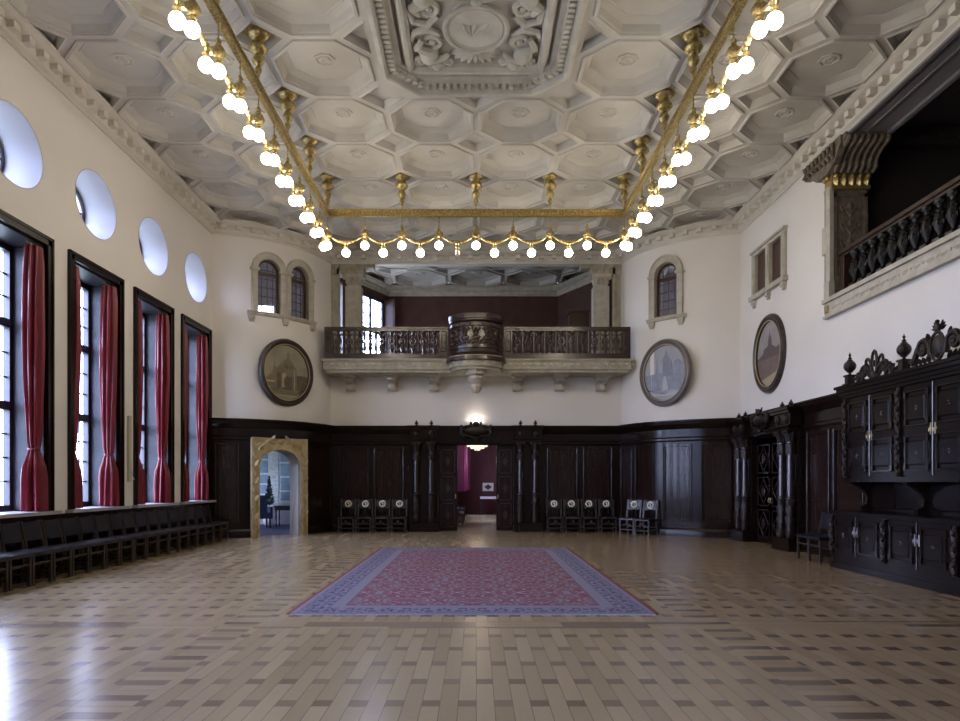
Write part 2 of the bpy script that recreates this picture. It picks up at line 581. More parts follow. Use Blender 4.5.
    def leaf(s, x, z, ang, L, W, y0=0.0, th=0.02):
        """pointed relief leaf in the xz plane"""
        c, sn = cos(ang), sin(ang)
        prof = [(0, 0.15), (0.25, 0.9), (0.5, 1.0), (0.8, 0.55), (1.0, 0.0)]
        up, dn, mid = [], [], []
        for t, wd in prof:
            px, pz = x + c * L * t, z + sn * L * t
            up.append(s.pt((px - sn * W * wd / 2, y0, pz + c * W * wd / 2)))
            dn.append(s.pt((px + sn * W * wd / 2, y0, pz - c * W * wd / 2)))
            mid.append(s.pt((px, y0 - th * (0.5 + wd * 0.5), pz)))
        for i in range(4):
            s.face((up[i], up[i + 1], mid[i + 1], mid[i]))
            s.face((mid[i], mid[i + 1], dn[i + 1], dn[i]))
        s.face((up[0], mid[0], dn[0]))
        s.face(dn[::-1] + up)
        return s

    def sweep(s, path, prof, closed=False):
        """profile (offset, z) carried along path [(x,y)]; offset goes to the right of travel"""
        n = len(path)
        nor = []
        for i in range(n):
            def nn(a, b):
                d = Vector((b[0] - a[0], b[1] - a[1]))
                d.normalize()
                return Vector((d.y, -d.x))
            if closed:
                n1, n2 = nn(path[i - 1], path[i]), nn(path[i], path[(i + 1) % n])
            else:
                n1 = nn(path[i - 1], path[i]) if i > 0 else None
                n2 = nn(path[i], path[i + 1]) if i < n - 1 else None
                n1 = n1 or n2
                n2 = n2 or n1
            nor.append((n1 + n2) / (1 + n1.dot(n2)))
        rings = []
        for i in range(n):
            rings.append([s.pt((path[i][0] + nor[i].x * o, path[i][1] + nor[i].y * o, z)) for o, z in prof])
        m = len(prof)
        for i in range(n if closed else n - 1):
            j = (i + 1) % n
            for k in range(m):
                k2 = (k + 1) % m
                s.face((rings[i][k], rings[j][k], rings[j][k2], rings[i][k2]))
        if not closed:
            s.face(rings[0])
            s.face(rings[-1][::-1])
        return s

    def build(s, name, m, parent=None, smooth=35, loc=None):
        me = bpy.data.meshes.new(name)
        me.from_pydata([tuple(p) for p in s.v], [], s.f)
        bm = bmesh.new()
        bm.from_mesh(me)
        bmesh.ops.recalc_face_normals(bm, faces=bm.faces)
        bm.to_mesh(me)
        bm.free()
        for mm in (m if isinstance(m, (list, tuple)) else [m]):
            me.materials.append(MATS[mm])
        if isinstance(m, (list, tuple)):
            me.polygons.foreach_set('material_index', s.mi)
        if smooth:
            me.polygons.foreach_set('use_smooth', [True] * len(me.polygons))
            me.set_sharp_from_angle(angle=radians(smooth))
        me.update()
        o = bpy.data.objects.new(name, me)
        COL.objects.link(o)
        if parent is not None:
            o.parent = parent
        if loc is not None:
            o.location = loc
        return o


def tag(o, label, cat=None, group=None, kind=None):
    o['label'] = label
    if cat:
        o['category'] = cat
    if group:
        o['group'] = group
    if kind:
        o['kind'] = kind
    return o


def thing(name, label, cat, loc=(0, 0, 0), rz=0.0, group=None, kind=None):
    o = bpy.data.objects.new(name, None)
    o.empty_display_size = 0.1
    COL.objects.link(o)
    o.location = loc
    o.rotation_euler = (0, 0, rz)
    return tag(o, label, cat, group, kind)


def copy_tree(o, parent=None):
    c = o.copy()
    COL.objects.link(c)
    if parent is not None:
        c.parent = parent
    for ch in KIDS(o):
        copy_tree(ch, c)
    return c


def KIDS(o):
    return [q for q in list(bpy.data.objects) if q.parent == o]


def carve(o, cutters):
    """subtract cutter meshes, then drop them"""
    for c in cutters:
        md = o.modifiers.new('b', 'BOOLEAN')
        md.operation = 'DIFFERENCE'
        md.solver = 'EXACT'
        md.object = c
    bpy.context.view_layer.update()
    dg = bpy.context.evaluated_depsgraph_get()
    me = bpy.data.meshes.new_from_object(o.evaluated_get(dg))
    o.modifiers.clear()
    old = o.data
    o.data = me
    for c in cutters:
        bpy.data.objects.remove(c)
    me.polygons.foreach_set('use_smooth', [True] * len(me.polygons))
    me.set_sharp_from_angle(angle=radians(30))
    return o


def arch(w_, h, spring=None, n=14, x=0.0, z=0.0, flat=1.0):
    """arched outline, width w_, crown at h; flat<1 gives a depressed arch"""
    r = w_ / 2
    rise = r * flat
    sp_ = h - rise if spring is None else spring
    pts = [(x - r, z), (x + r, z)]
    for i in range(n + 1):
        a = pi * i / n
        pts.append((x + r * cos(a), z + sp_ + (h - sp_) * sin(a)))
    return pts


def arch_frame(wi, hi, wo_, ho, n=14, flat=1.0, square=False, x=0.0, z=0.0):
    """U outline: outer arch or rectangle minus inner arch, open at the bottom"""
    inner = arch(wi, hi, n=n, x=x, z=z, flat=flat)[1:]          # right foot, arc right->left
    inner.append((x - wi / 2, z))
    if square:
        outer = [(x - wo_ / 2, z), (x - wo_ / 2, z + ho), (x + wo_ / 2, z + ho), (x + wo_ / 2, z)]
        return outer + inner
    outer = arch(wo_, ho, n=n, x=x, z=z, flat=flat)[1:]
    outer.append((x - wo_ / 2, z))
    return outer[::-1] + inner


# ------------------------------------------------------------------ plan of the hall
XW, YB, TCX, TCY, TR = 7.1, 21.4, 7.6, 21.95, 3.2
Z_W = 3.21                     # top of the wainscot
PH0, PH1 = atan2(-3.16, 0.5), atan2(-0.55, 3.152)


def tow(ph, sgn, off=0.0):
    """point of the tower face; sgn -1 left tower, +1 right tower; off towards the room"""
    r = TR + off
    return (sgn * (TCX - r * cos(ph)), TCY + r * sin(ph))


def tow_path(sgn, p0=PH0, p1=PH1, n=24):
    pts = [tow(p0 + (p1 - p0) * i / n, sgn) for i in range(n + 1)]
    return pts if sgn < 0 else pts[::-1]


def ph_px(px):
    """angle on the tower where the sight line through picture column px meets it"""
    k = (px - 476) / 700.0
    k = -abs(k)
    cx, cy = -TCX, TCY
    a = k * k + 1
    b = -2 * (k * cx + cy)
    c = cx * cx + cy * cy - TR * TR
    y = (-b - sqrt(b * b - 4 * a * c)) / (2 * a)
    return atan2(y - cy, k * y - cx)


def tow_frame(ph, sgn, off=0.0):
    x, y = tow(ph, sgn, off)
    # local +y points from the room towards the tower centre
    dx, dy = sgn * TCX - x, TCY - y
    return (x, y, 0), atan2(-dx, dy)
# ------------------------------------------------------------------ shell of the hall
def struct(mb, name, m, label, smooth=35):
    return tag(mb.build(name, m, smooth=smooth), label, name.split('_')[0], kind='structure')


# floor
mb = MB()
mb.box(-7.9, 7.9, -3.5, 18.7, -0.2, 0.0)
mb.box(-4.8, 4.8, 18.7, 33.5, -0.2, 0.0)
mb.box(-7.9, -4.8, 18.7, 22.0, -0.2, 0.0)
mb.box(4.8, 7.9, 18.7, 22.0, -0.2, 0.0)
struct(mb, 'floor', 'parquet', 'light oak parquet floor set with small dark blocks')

# left wall with its tall windows and round ones
mb = MB()
mb.box(-7.74, -7.1, -3.4, 19.3, 0.0, 8.9)
wl = struct(mb, 'wall_left', 'plaster', 'cream plaster wall pierced by tall and round windows')
cut = MB()
for yc in WY:
    cut.box(-8.3, -6.9, yc - 0.92, yc + 0.92, 1.0, 5.50)
cut2 = MB()
for yc in WY:
    M = Matrix.Translation((-7.0, yc, 6.68)) @ Matrix.Rotation(-pi / 2, 4, 'Y')
    cut2.M = M @ Matrix.Diagonal((0.6, 0.7, 1, 1))
    cut2.lathe([(0.0, -0.2), (1.06, -0.2), (1.01, 0.1), (0.78, 0.62), (0.78, 1.1), (0.0, 1.1)], n=48)
carve(wl, [cut.build('c', 'plaster', smooth=0), cut2.build('c', 'plaster', smooth=0)])

# right wall: loggia, small double window
LY0, LY1, LZ0, LZ1 = 4.2, 14.25, 5.12, 8.17
mb = MB()
mb.box(7.1, 7.85, -3.4, 19.3, 0.0, 8.9)
wr = struct(mb, 'wall_right', 'plaster', 'white plaster wall above the dark panelling with an upper loggia')
cut = MB()
cut.box(6.9, 8.3, LY0, LY1, LZ0, LZ1)
cut.box(6.9, 7.6, 16.05, 17.81, 6.19, 7.25)
carve(wr, [cut.build('c', 'plaster', smooth=0)])

# rear wall behind the viewer
mb = MB()
mb.box(-7.9, 7.9, -3.6, -3.4, 0.0, 8.9)
struct(mb, 'wall_rear', 'plaster', 'plain plaster wall at the near end of the hall')

# back wall between the two round towers
mb = MB()
mb.box(-4.9, -1.15, YB, YB + 0.45, 0, 5.0)
mb.box(1.15, 4.9, YB, YB + 0.45, 0, 5.0)
mb.box(-1.15, 1.15, YB, YB + 0.45, 2.70, 5.0)
mb.box(-4.9, 4.9, YB, YB + 0.45, 8.23, 8.9)
struct(mb, 'wall_back', 'plaster', 'pale plaster wall below and above the balcony opening')


# towers
def shell(sgn):
    m_ = MB()
    n = 40
    p0, p1 = PH0 - 0.2, PH1 + 0.12
    ring = []
    for i in range(n + 1):
        a = p0 + (p1 - p0) * i / n
        o = tow(a, sgn)
        q = tow(a, sgn, -0.5)
        ring.append([m_.pt((o[0], o[1], 0)), m_.pt((o[0], o[1], 8.9)), m_.pt((q[0], q[1], 8.9)), m_.pt((q[0], q[1], 0))])
    for i in range(n):
        for k in range(4):
            k2 = (k + 1) % 4
            m_.face((ring[i][k], ring[i + 1][k], ring[i + 1][k2], ring[i][k2]))
    m_.face(ring[0])
    m_.face(ring[-1][::-1])
    return m_


def cutter(ph, sgn, outline, z=0.0, depth=0.9):
    (x, y, _), rz = tow_frame(ph, sgn)
    c = MB()
    c.M = Matrix.Translation((x, y, z)) @ Matrix.Rotation(rz, 4, 'Z')
    c.prism(outline, -0.4, depth)
    return c.build('c', 'plaster', smooth=0)


PD = (ph_px(250) + ph_px(304)) / 2          # stone arch doorway
DW = abs(ph_px(304) - ph_px(250)) * TR      # its width along the curve
PW1, PW2 = ph_px(269.0), ph_px(299.5)       # the twin arched windows
tl = struct(shell(-1), 'wall_tower_left', 'plaster', 'curved cream tower wall left of the balcony')
carve(tl, [cutter(PD, -1, arch(DW * 0.74, 2.45, flat=0.75), -0.05),
           cutter(PW1, -1, arch(0.64, 1.5), 6.17),
           cutter(PW2, -1, arch(0.64, 1.5), 6.17)])
PR = ph_px(286)
tr = struct(shell(1), 'wall_tower_right', 'plaster', 'curved white tower wall right of the balcony')
carve(tr, [cutter(PR, 1, arch(0.72, 1.53), 6.15)])


# ------------------------------------------------------------------ coffered ceiling
S = 1.7
CZ = 8.45


def coffers(mb, xs, ys, z, s=S, skip=lambda x, y: False, rose=True, flat=None):
    """cells of pitch s centred at xs, ys: an octagon with stepped sides, quarter diamonds in the corners"""
    k = s / 1.7
    def loop(a, zz, cx, cy):
        t = 0.4142
        base = [(a, -a * t), (a, a * t), (a * t, a), (-a * t, a), (-a, a * t), (-a, -a * t), (-a * t, -a), (a * t, -a)]
        return [mb.pt((cx + p[0] * k, cy + p[1] * k, z + zz)) for p in base]
    prof = [(0.80, 0), (0.795, -0.03), (0.755, -0.035), (0.75, 0.0), (0.735, 0.01), (0.70, 0.11), (0.60, 0.165), (0.585, 0.155), (0.57, 0.17), (0.0, 0.17)]
    for cx in xs:
        for cy in ys:
            if skip(cx, cy):
                continue
            prev = None
            for a, zz in prof:
                if a == 0:
                    mb.face(prev)
                    break
                cur = loop(a, zz, cx, cy)
                if prev:
                    for i in range(8):
                        j = (i + 1) % 8
                        mb.face((prev[i], prev[j], cur[j], cur[i]))
                prev = cur
            h, d, t = 0.85, 0.43, 0.3313
            for q in range(4):
                c_, s_ = cos(q * pi / 2), sin(q * pi / 2)
                def R(x, y, zz=0.0):
                    return mb.pt((cx + (x * c_ - y * s_) * k, cy + (x * s_ + y * c_) * k, z + zz))
                mb.face((R(0.8, -t), R(h, -(h - d)), R(h, h - d), R(0.8, t)))
                mb.face((R(0.8, t), R(h, h - d), R(h - d, h), R(t, 0.8)))
                # quarter of the sunk diamond with a rim
                a0, a1 = (h, h - d), (h - d, h)
                i0, i1 = (h, h - d + 0.05), (h - d + 0.05, h)
                j0, j1 = (h, h - d + 0.12), (h - d + 0.12, h)
                mb.face((R(*a0), R(*i0, -0.02), R(*i1, -0.02), R(*a1)))
                mb.face((R(*i0, -0.02), R(*j0, 0.11), R(*j1, 0.11), R(*i1, -0.02)))
                mb.face((R(*j0, 0.11), R(h, h, 0.11), R(*j1, 0.11)))
            if rose:
                M0 = mb.M
                mb.M = Matrix.Translation((cx, cy, z + 0.17)) @ Matrix.Diagonal((1, 1, -1, 1))
                mb.lathe([(0.175 * k, 0), (0.17 * k, 0.02), (0.14 * k, 0.022), (0.13 * k, 0.005), (0.105 * k, 0.004), (0.09 * k, 0.025), (0.05 * k, 0.03), (0.03 * k, 0.012), (0.0, 0.03)], n=28,
                         mod=lambda a, zz: 1 + 0.06 * cos(7 * a))
                mb.M = M0


xs = [(-3.5 + i) * S for i in range(8)]
ys = [16.04 + S / 2 + S * j for j in range(-6, 4)]
PCY = 16.04 - 3 * S           # centre of the big relief panel: two coffers wide and deep
mb = MB()
coffers(mb, xs, ys, CZ, skip=lambda x, y: abs(x) < S and abs(y - PCY) < S)
# plain margins and the near end
mb.box(-7.3, -4 * S, -3.5, 22.0, CZ, CZ + 0.05)
mb.box(4 * S, 7.3, -3.5, 22.0, CZ, CZ + 0.05)
yn = ys[0] - S / 2
mb.box(-4 * S, 4 * S, -3.5, yn, CZ, CZ + 0.05)
mb.box(-4 * S, 4 * S, ys[-1] + S / 2, 22.2, CZ, CZ + 0.05)
# frame bed of the panel with canted corners
o_, c_ = S, 0.55
outer = [(-S, -S), (S, -S), (S, S), (-S, S)]
oct8 = [(-1.58 + c_, -1.58), (1.58 - c_, -1.58), (1.58, -1.58 + c_), (1.58, 1.58 - c_), (1.58 - c_, 1.58), (-1.58 + c_, 1.58), (-1.58, 1.58 - c_), (-1.58, -1.58 + c_)]
ov = [mb.pt((p[0], PCY + p[1], CZ)) for p in outer]
iv = [mb.pt((p[0], PCY + p[1], CZ)) for p in oct8]
mb.face((ov[0], ov[1], iv[1], iv[0]))
mb.face((ov[1], iv[2], iv[1]))
mb.face((ov[1], ov[2], iv[3], iv[2]))
mb.face((ov[2], iv[4], iv[3]))
mb.face((ov[2], ov[3], iv[5], iv[4]))
mb.face((ov[3], iv[6], iv[5]))
mb.face((ov[3], ov[0], iv[7], iv[6]))
mb.face((ov[0], iv[0], iv[7]))
mb.box(-S, S, PCY - S, PCY + S, CZ + 0.22, CZ + 0.27)
mb.box(-7.9, 7.9, -3.6, 22.2, CZ + 0.5, CZ + 0.6)
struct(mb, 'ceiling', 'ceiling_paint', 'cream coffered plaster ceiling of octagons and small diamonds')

# cornice with block dentils all round
perim = [(-XW, -3.4), (-XW, 18.79)] + tow_path(-1)[1:] + [(4.448, YB)] + tow_path(1)[1:] + [(XW, -3.4)]
mb = MB()
mb.sweep(perim, [(-0.02, 8.46), (-0.02, 8.16), (0.03, 8.16), (0.04, 8.20), (0.10, 8.235), (0.11, 8.30), (0.11, 8.37), (0.25, 8.38), (0.29, 8.41), (0.36, 8.43), (0.36, 8.46)])


def along(path, step, start=0.0):
    """points every step along the path: (x, y, rz) with rz such that local x runs along it"""
    out, acc = [], start
    for a, b in zip(path[:-1], path[1:]):
        L = sqrt((b[0] - a[0]) ** 2 + (b[1] - a[1]) ** 2)
        while acc <= L:
            f = acc / L
            out.append((a[0] + (b[0] - a[0]) * f, a[1] + (b[1] - a[1]) * f, atan2(b[1] - a[1], b[0] - a[0])))
            acc += step
        acc -= L
    return out


for x, y, rz in along(perim, 0.36, 0.2):
    mb.M = Matrix.Translation((x, y, 0)) @ Matrix.Rotation(rz, 4, 'Z')
    mb.box(-0.07, 0.07, -0.235, -0.10, 8.27, 8.375)
mb.M = None
struct(mb, 'trim_1', 'cornice_paint', 'plaster cornice with block dentils running under the coffered ceiling')

# ------------------------------------------------------------------ relief panel in the ceiling centre
rp = thing('ceiling_relief', 'large square plaster relief with round medallion and shell in ceiling centre', 'ceiling relief', (0, PCY, CZ))
mb = MB()
def ringz(mb, pts, prof):
    """closed moulding: outline pts (x,y), profile (inset, z)"""
    mb.sweep(pts, prof, closed=True)
ccw = oct8                       # counter-clockwise: right of travel is outwards, so inset is negative
ringz(mb, ccw, [(0.02, 0.0), (0.02, -0.05), (-0.05, -0.07), (-0.08, -0.05), (-0.10, 0.03), (-0.22, 0.05), (-0.23, 0.10), (-0.31, 0.11), (-0.33, 0.22), (0.02, 0.22)])
sq = [(-1.12, -1.12), (1.12, -1.12), (1.12, 1.12), (-1.12, 1.12)]
ringz(mb, sq, [(0.10, 0.22), (0.08, 0.14), (0.03, 0.09), (-0.02, 0.09), (-0.04, 0.13), (-0.07, 0.15), (-0.08, 0.22)])
mb.build('frame', 'relief_paint', rp)
mb = MB()
for i in range(8):
    a, b = oct8[i], oct8[(i + 1) % 8]
    L = sqrt((b[0] - a[0]) ** 2 + (b[1] - a[1]) ** 2)
    k = int(L / 0.13)
    for j in range(k):
        f = (j + 0.5) / k
        x, y = a[0] + (b[0] - a[0]) * f, a[1] + (b[1] - a[1]) * f
        mb.M = Matrix.Translation((x * 0.895, y * 0.895, 0)) @ Matrix.Rotation(atan2(b[1] - a[1], b[0] - a[0]), 4, 'Z')
        mb.box(-0.035, 0.035, -0.06, 0.05, 0.0, 0.08)
mb.M = None
mb.build('dentil_course', 'relief_paint', rp)
# strapwork drawn in the (x, z) plane and laid face down
lay = Matrix(((1, 0, 0, 0), (0, 0, 1, 0), (0, 1, 0, 0), (0, 0, 0, 1)))
def flat_mb(zoff):
    m_ = MB()
    m_.M = Matrix.Translation((0, 0, zoff)) @ lay
    return m_
mb = flat_mb(0.18)
mb.prism([(0.47 * cos(2 * pi * i / 40), 0.52 * sin(2 * pi * i / 40)) for i in range(40)], -0.06, 0.04)
mb.tube([(0.49 * cos(2 * pi * i / 40), -0.06, 0.54 * sin(2 * pi * i / 40)) for i in range(40)], 0.035, 8, True)
mb.tube([(0.42 * cos(2 * pi * i / 40), -0.06, 0.47 * sin(2 * pi * i / 40)) for i in range(40)], 0.012, 6, True)
for q in range(5):
    mb.leaf(-0.2 + 0.1 * q, -0.15 + 0.05 * (q % 2), 1.2 + 0.3 * q, 0.28, 0.1, -0.06, 0.04)
mb.build('medallion', 'relief_paint', rp)
for sgn in (-1, 1):
    mb = flat_mb(0.20)
    for k in range(9):
        mb.leaf(0, sgn * 0.56, (pi / 2 if sgn > 0 else -pi / 2) + (k - 4) * 0.3, 0.46, 0.20, 0.02, 0.09)
    mb.ball((0, -0.02, sgn * 0.58), (0.11, 0.09, 0.08), 10, 6)
    mb.tube([(-0.3, 0.0, sgn * 0.62), (0, -0.03, sgn * 0.56), (0.3, 0.0, sgn * 0.62)], 0.05, 8)
    mb.build('shell', 'relief_paint', rp)
for sx in (-1, 1):
    for sz in (-1, 1):
        mb = flat_mb(0.2)
        mb.M = mb.M @ Matrix.Diagonal((1.08, 1, 1.08, 1))
        mb.spiral(sx * 0.68, sz * 0.35, 0.2, 1.4, 0 if sx > 0 else pi, sx * sz, 0.05, -0.02, tail=[(sx * 0.4, sz * 0.9), (sx * 0.75, sz * 0.7)])
        mb.spiral(sx * 0.44, sz * 0.88, 0.12, 1.3, pi / 2 * sz, -sx * sz, 0.035, -0.02, tail=[(sx * 0.75, sz * 0.95), (sx * 0.6, sz * 1.0)])
        mb.spiral(sx * 0.87, sz * 0.86, 0.14, 1.3, 0, sx * sz, 0.045, -0.02)
        for q in range(4):
            mb.leaf(sx * 0.62, sz * 0.6, (0 if sx > 0 else pi) + sz * sx * (q - 1) * 0.6, 0.33, 0.14, 0.02, 0.08)
        mb.leaf(sx * 0.95, sz * 0.2, pi / 2 * sz, 0.3, 0.12, 0.02, 0.06)
        mb.tube([(sx * 0.54, 0, sz * 0.2), (sx * 0.7, -0.03, sz * 0.05), (sx * 0.9, -0.03, sz * 0.12), (sx * 1.0, 0, sz * 0.4), (sx * 0.98, 0, sz * 0.75)], [0.05, 0.06, 0.05, 0.035, 0.02], 8)
        mb.ball((sx * 0.72, -0.05, sz * 0.66), (0.15, 0.12, 0.19), 12, 8)
        mb.ball((sx * 0.60, -0.08, sz * 0.86), (0.09, 0.09, 0.09), 12, 8)
        mb.tube([(sx * 0.72, -0.06, sz * 0.55), (sx * 0.88, -0.07, sz * 0.44), (sx * 0.80, -0.05, sz * 0.27)], [0.085, 0.07, 0.04], 8)
        mb.tube([(sx * 0.66, -0.08, sz * 0.76), (sx * 0.5, -0.08, sz * 0.68), (sx * 0.42, -0.05, sz * 0.62)], [0.06, 0.05, 0.035], 8)
        mb.build('strapwork', 'relief_paint', rp)

# ------------------------------------------------------------------ tall windows on the left
def tall_window(n, yc, label):
    root = thing('window_%d' % n, label, 'window', (-7.1, yc, 0), pi / 2, kind='structure')
    m_ = MB()                                    # architrave of dark wood
    for x0, x1 in ((-0.92, -0.79), (0.79, 0.92)):
        m_.box(x0, x1, -0.04, 0.04, 0.98, 5.53)
    m_.box(-0.92, 0.92, -0.04, 0.04, 5.41, 5.53)
    for x0, x1 in ((-0.935, -0.885), (0.885, 0.935)):
        m_.box(x0, x1, -0.055, 0.0, 0.98, 5.55)
    m_.box(-0.935, 0.935, -0.055, 0.0, 5.50, 5.55)
    m_.build('casing', 'window_wood', root)
    m_ = MB()
    for sx in (-1, 1):
        a, b = sorted((sx * 0.81, sx * 0.92))
        m_.box(a, b, 0.04, 0.63, 1.0, 5.5)
        for k in range(8):
            m_.box(*sorted((sx * 0.805, sx * 0.81)), 0.13, 0.55, 1.03 + k * 0.56, 1.55 + k * 0.56)
    m_.build('jamb', 'jamb_stone_blue', root)
    m_ = MB()
    m_.box(-0.92, 0.92, 0.04, 0.63, 5.38, 5.50)
    for z0, z1 in ((1.02, 1.12), (2.68, 2.82), (4.03, 4.17), (5.28, 5.38)):
        m_.box(-0.82, 0.82, 0.55, 0.67, z0, z1)
    for x0, x1 in ((-0.82, -0.72), (0.72, 0.82), (-0.06, 0.06)):
        m_.box(x0, x1, 0.555, 0.665, 1.02, 5.38)
    m_.build('frame', 'window_frame', root)
    m_ = MB()
    for za, zb, k in ((1.12, 2.68, 4), (2.82, 4.03, 3), (4.17, 5.28, 3)):
        for j in range(1, k):
            z = za + (zb - za) * j / k
            m_.box(-0.72, 0.72, 0.60, 0.625, z - 0.013, z + 0.013)
    for x in (-0.5, -0.28, 0.28, 0.5):
        m_.box(x - 0.012, x + 0.012, 0.598, 0.627, 1.1, 5.30)
    m_.build('glazing_bars', 'window_frame', root)
    m_ = MB()
    m_.box(-0.74, 0.74, 0.609, 0.614, 1.1, 5.30)
    m_.build('pane', 'pane', root)
    m_ = MB()
    m_.box(-1.0, 1.0, -0.14, 0.60, 0.965, 1.02)
    m_.build('sill', 'sill_stone', root)
    return root


t_names = ['nearest the stone arch doorway', 'second from the stone arch doorway', 'third from the stone arch doorway', 'cut by the picture edge, fourth from the stone arch doorway']
w0 = tall_window(1, WY[0], 'tall dark wood window ' + t_names[0])
for i in range(1, 8):
    c = copy_tree(w0)
    c.name = 'window_%d' % (i + 1)
    c.location.y = WY[i]
    c['label'] = 'tall dark wood window ' + (t_names[i] if i < 4 else 'beyond the near end, number %s towards the viewer' % ['one', 'two', 'three', 'four'][i - 4])

# round windows
def round_window(n, yc, label):
    root = thing('window_%d' % n, label, 'round window', (-7.1, yc, 6.68), pi / 2, kind='structure')
    m_ = MB()
    K = 48
    def ring(r, y):
        return [m_.pt((0.7 * r * cos(2 * pi * i / K), y, 0.6 * r * sin(2 * pi * i / K))) for i in range(K)]
    rr = [ring(1.015, -0.004), ring(0.99, -0.004), ring(0.76, 0.50), ring(0.79, 0.51)]
    for a, b in zip(rr[:-1], rr[1:]):
        for i in range(K):
            j = (i + 1) % K
            m_.face((a[i], a[j], b[j], b[i]))
    m_.build('splay', 'oculus_paint', root)
    m_ = MB()
    m_.tube([(0.50 * cos(2 * pi * i / K), 0.53, 0.43 * sin(2 * pi * i / K)) for i in range(K)], 0.04, 8, True)
    m_.box(-0.5, 0.5, 0.52, 0.545, -0.015, 0.015)
    m_.box(-0.015, 0.015, 0.52, 0.545, -0.43, 0.43)
    m_.build('frame', 'window_frame', root)
    m_ = MB()
    m_.prism([(0.5 * cos(2 * pi * i / K), 0.43 * sin(2 * pi * i / K)) for i in range(K)], 0.53, 0.534)
    m_.build('pane', 'pane', root)
    return root


r0 = round_window(9, WY[0], 'white splayed round window above the tall window nearest the stone arch doorway')
for i in range(1, 8):
    c = copy_tree(r0)
    c.name = 'window_%d' % (9 + i)
    c.location.y = WY[i]
    c['label'] = 'white splayed round window above the tall window ' + (t_names[i].split(',')[-1].strip() if i < 4 else 'beyond the near end, number %s towards the viewer' % ['one', 'two', 'three', 'four'][i - 4])

# ------------------------------------------------------------------ wainscot
CORN = [(-0.01, 2.62), (0.07, 2.62), (0.10, 2.66), (0.10, 2.71), (0.055, 2.75), (0.055, 2.96), (0.09, 2.99), (0.12, 3.05), (0.17, 3.10), (0.18, 3.16), (0.20, 3.18), (0.20, Z_W), (-0.01, Z_W)]
BASE = [(-0.01, 0.0), (0.10, 0.0), (0.10, 0.16), (0.085, 0.20), (0.06, 0.23), (-0.01, 0.23)]


def sub(path, s0, s1):
    """stretch of a path between two lengths"""
    out, acc = [], 0.0
    for a, b in zip(path[:-1], path[1:]):
        L = sqrt((b[0] - a[0]) ** 2 + (b[1] - a[1]) ** 2)
        lo, hi = max(s0, acc), min(s1, acc + L)
        if hi - lo > 1e-6:
            fa, fb = (lo - acc) / L, (hi - acc) / L
            pa = (a[0] + (b[0] - a[0]) * fa, a[1] + (b[1] - a[1]) * fa)
            pb = (a[0] + (b[0] - a[0]) * fb, a[1] + (b[1] - a[1]) * fb)
            if not out:
                out.append(pa)
            out.append(pb)
        acc += L
    return out


def plen(path):
    return sum(sqrt((b[0] - a[0]) ** 2 + (b[1] - a[1]) ** 2) for a, b in zip(path[:-1], path[1:]))


def cbox(mb, path, s0, s1, z0, z1, o0, o1):
    mb.sweep(sub(path, s0, s1), [(o0, z0), (o1, z0), (o1, z1), (o0, z1)])


def panels(root, path, S0, S1, cols, z0=0.42, z1=2.55, ztop=2.62):
    """slab, rails and stiles from S0 to S1 with the fields in cols left open for panels"""
    m_ = MB()
    cbox(m_, path, S0, S1, 0.0, ztop, -0.01, 0.02)
    cbox(m_, path, S0, S1, 0.2, z0, 0.02, 0.05)
    cbox(m_, path, S0, S1, z1, ztop, 0.02, 0.05)
    e = S0
    for a, b in cols:
        cbox(m_, path, e, a, z0, z1, 0.02, 0.05)
        e = b
    cbox(m_, path, e, S1, z0, z1, 0.02, 0.05)
    m_.build('boarding', 'dark_wood', root)
    for a, b in cols:
        m_ = MB()
        cbox(m_, path, a + 0.09, b - 0.09, z0 + 0.09, z1 - 0.09, 0.02, 0.038)
        for q in ((a, a + 0.03, z0, z1), (b - 0.03, b, z0, z1), (a, b, z0, z0 + 0.03), (a, b, z1 - 0.03, z1)):
            cbox(m_, path, *q, 0.05, 0.068)
        for q in ((a + 0.03, a + 0.055, z0 + 0.03, z1 - 0.03), (b - 0.055, b - 0.03, z0 + 0.03, z1 - 0.03), (a + 0.03, b - 0.03, z0 + 0.03, z0 + 0.055), (a + 0.03, b - 0.03, z1 - 0.055, z1 - 0.03)):
            cbox(m_, path, *q, 0.02, 0.055)
        m_.k = 1
        for s_ in (a + 0.016, b - 0.016):
            p_, q_ = sub(path, s_ - 0.005, s_ + 0.005)[0], sub(path, s_ - 0.005, s_ + 0.005)[-1]
            L_ = sqrt((q_[0] - p_[0]) ** 2 + (q_[1] - p_[1]) ** 2)
            ox, oy = (q_[1] - p_[1]) / L_ * 0.07, -(q_[0] - p_[0]) / L_ * 0.07
            m_.tube([(p_[0] + ox, p_[1] + oy, z0), (p_[0] + ox, p_[1] + oy, z1)], 0.014, 8)
        m_.build('panel', ['panel_wood', 'column_wood'], root)


def cornice(root, path):
    m_ = MB()
    m_.sweep(path, CORN)
    m_.build('cornice', 'dark_wood', root)


def skirting(root, path):
    m_ = MB()
    m_.sweep(path, BASE)
    m_.build('skirting', 'dark_wood', root)


# back wall, left and right of the columned portal
pl = [(-4.448, YB), (-1.15, YB)]
pr = [(1.15, YB), (4.448, YB)]
t = thing('trim_2', 'dark wood panelling behind the left group of four crested chairs', 'panelling', kind='structure')
panels(t, pl, 0, plen(pl), [(0.25, 1.18), (1.34, 2.25)])
cornice(t, [(-4.448, YB), (4.448, YB)])
skirting(t, sub(pl, 0, 2.3))
t = thing('trim_3', 'dark wood panelling behind the right group of four crested chairs', 'panelling', kind='structure')
panels(t, pr, 0, plen(pr), [(1.02, 1.95), (2.12, 3.0)])
skirting(t, sub(pr, 0.95, plen(pr)))
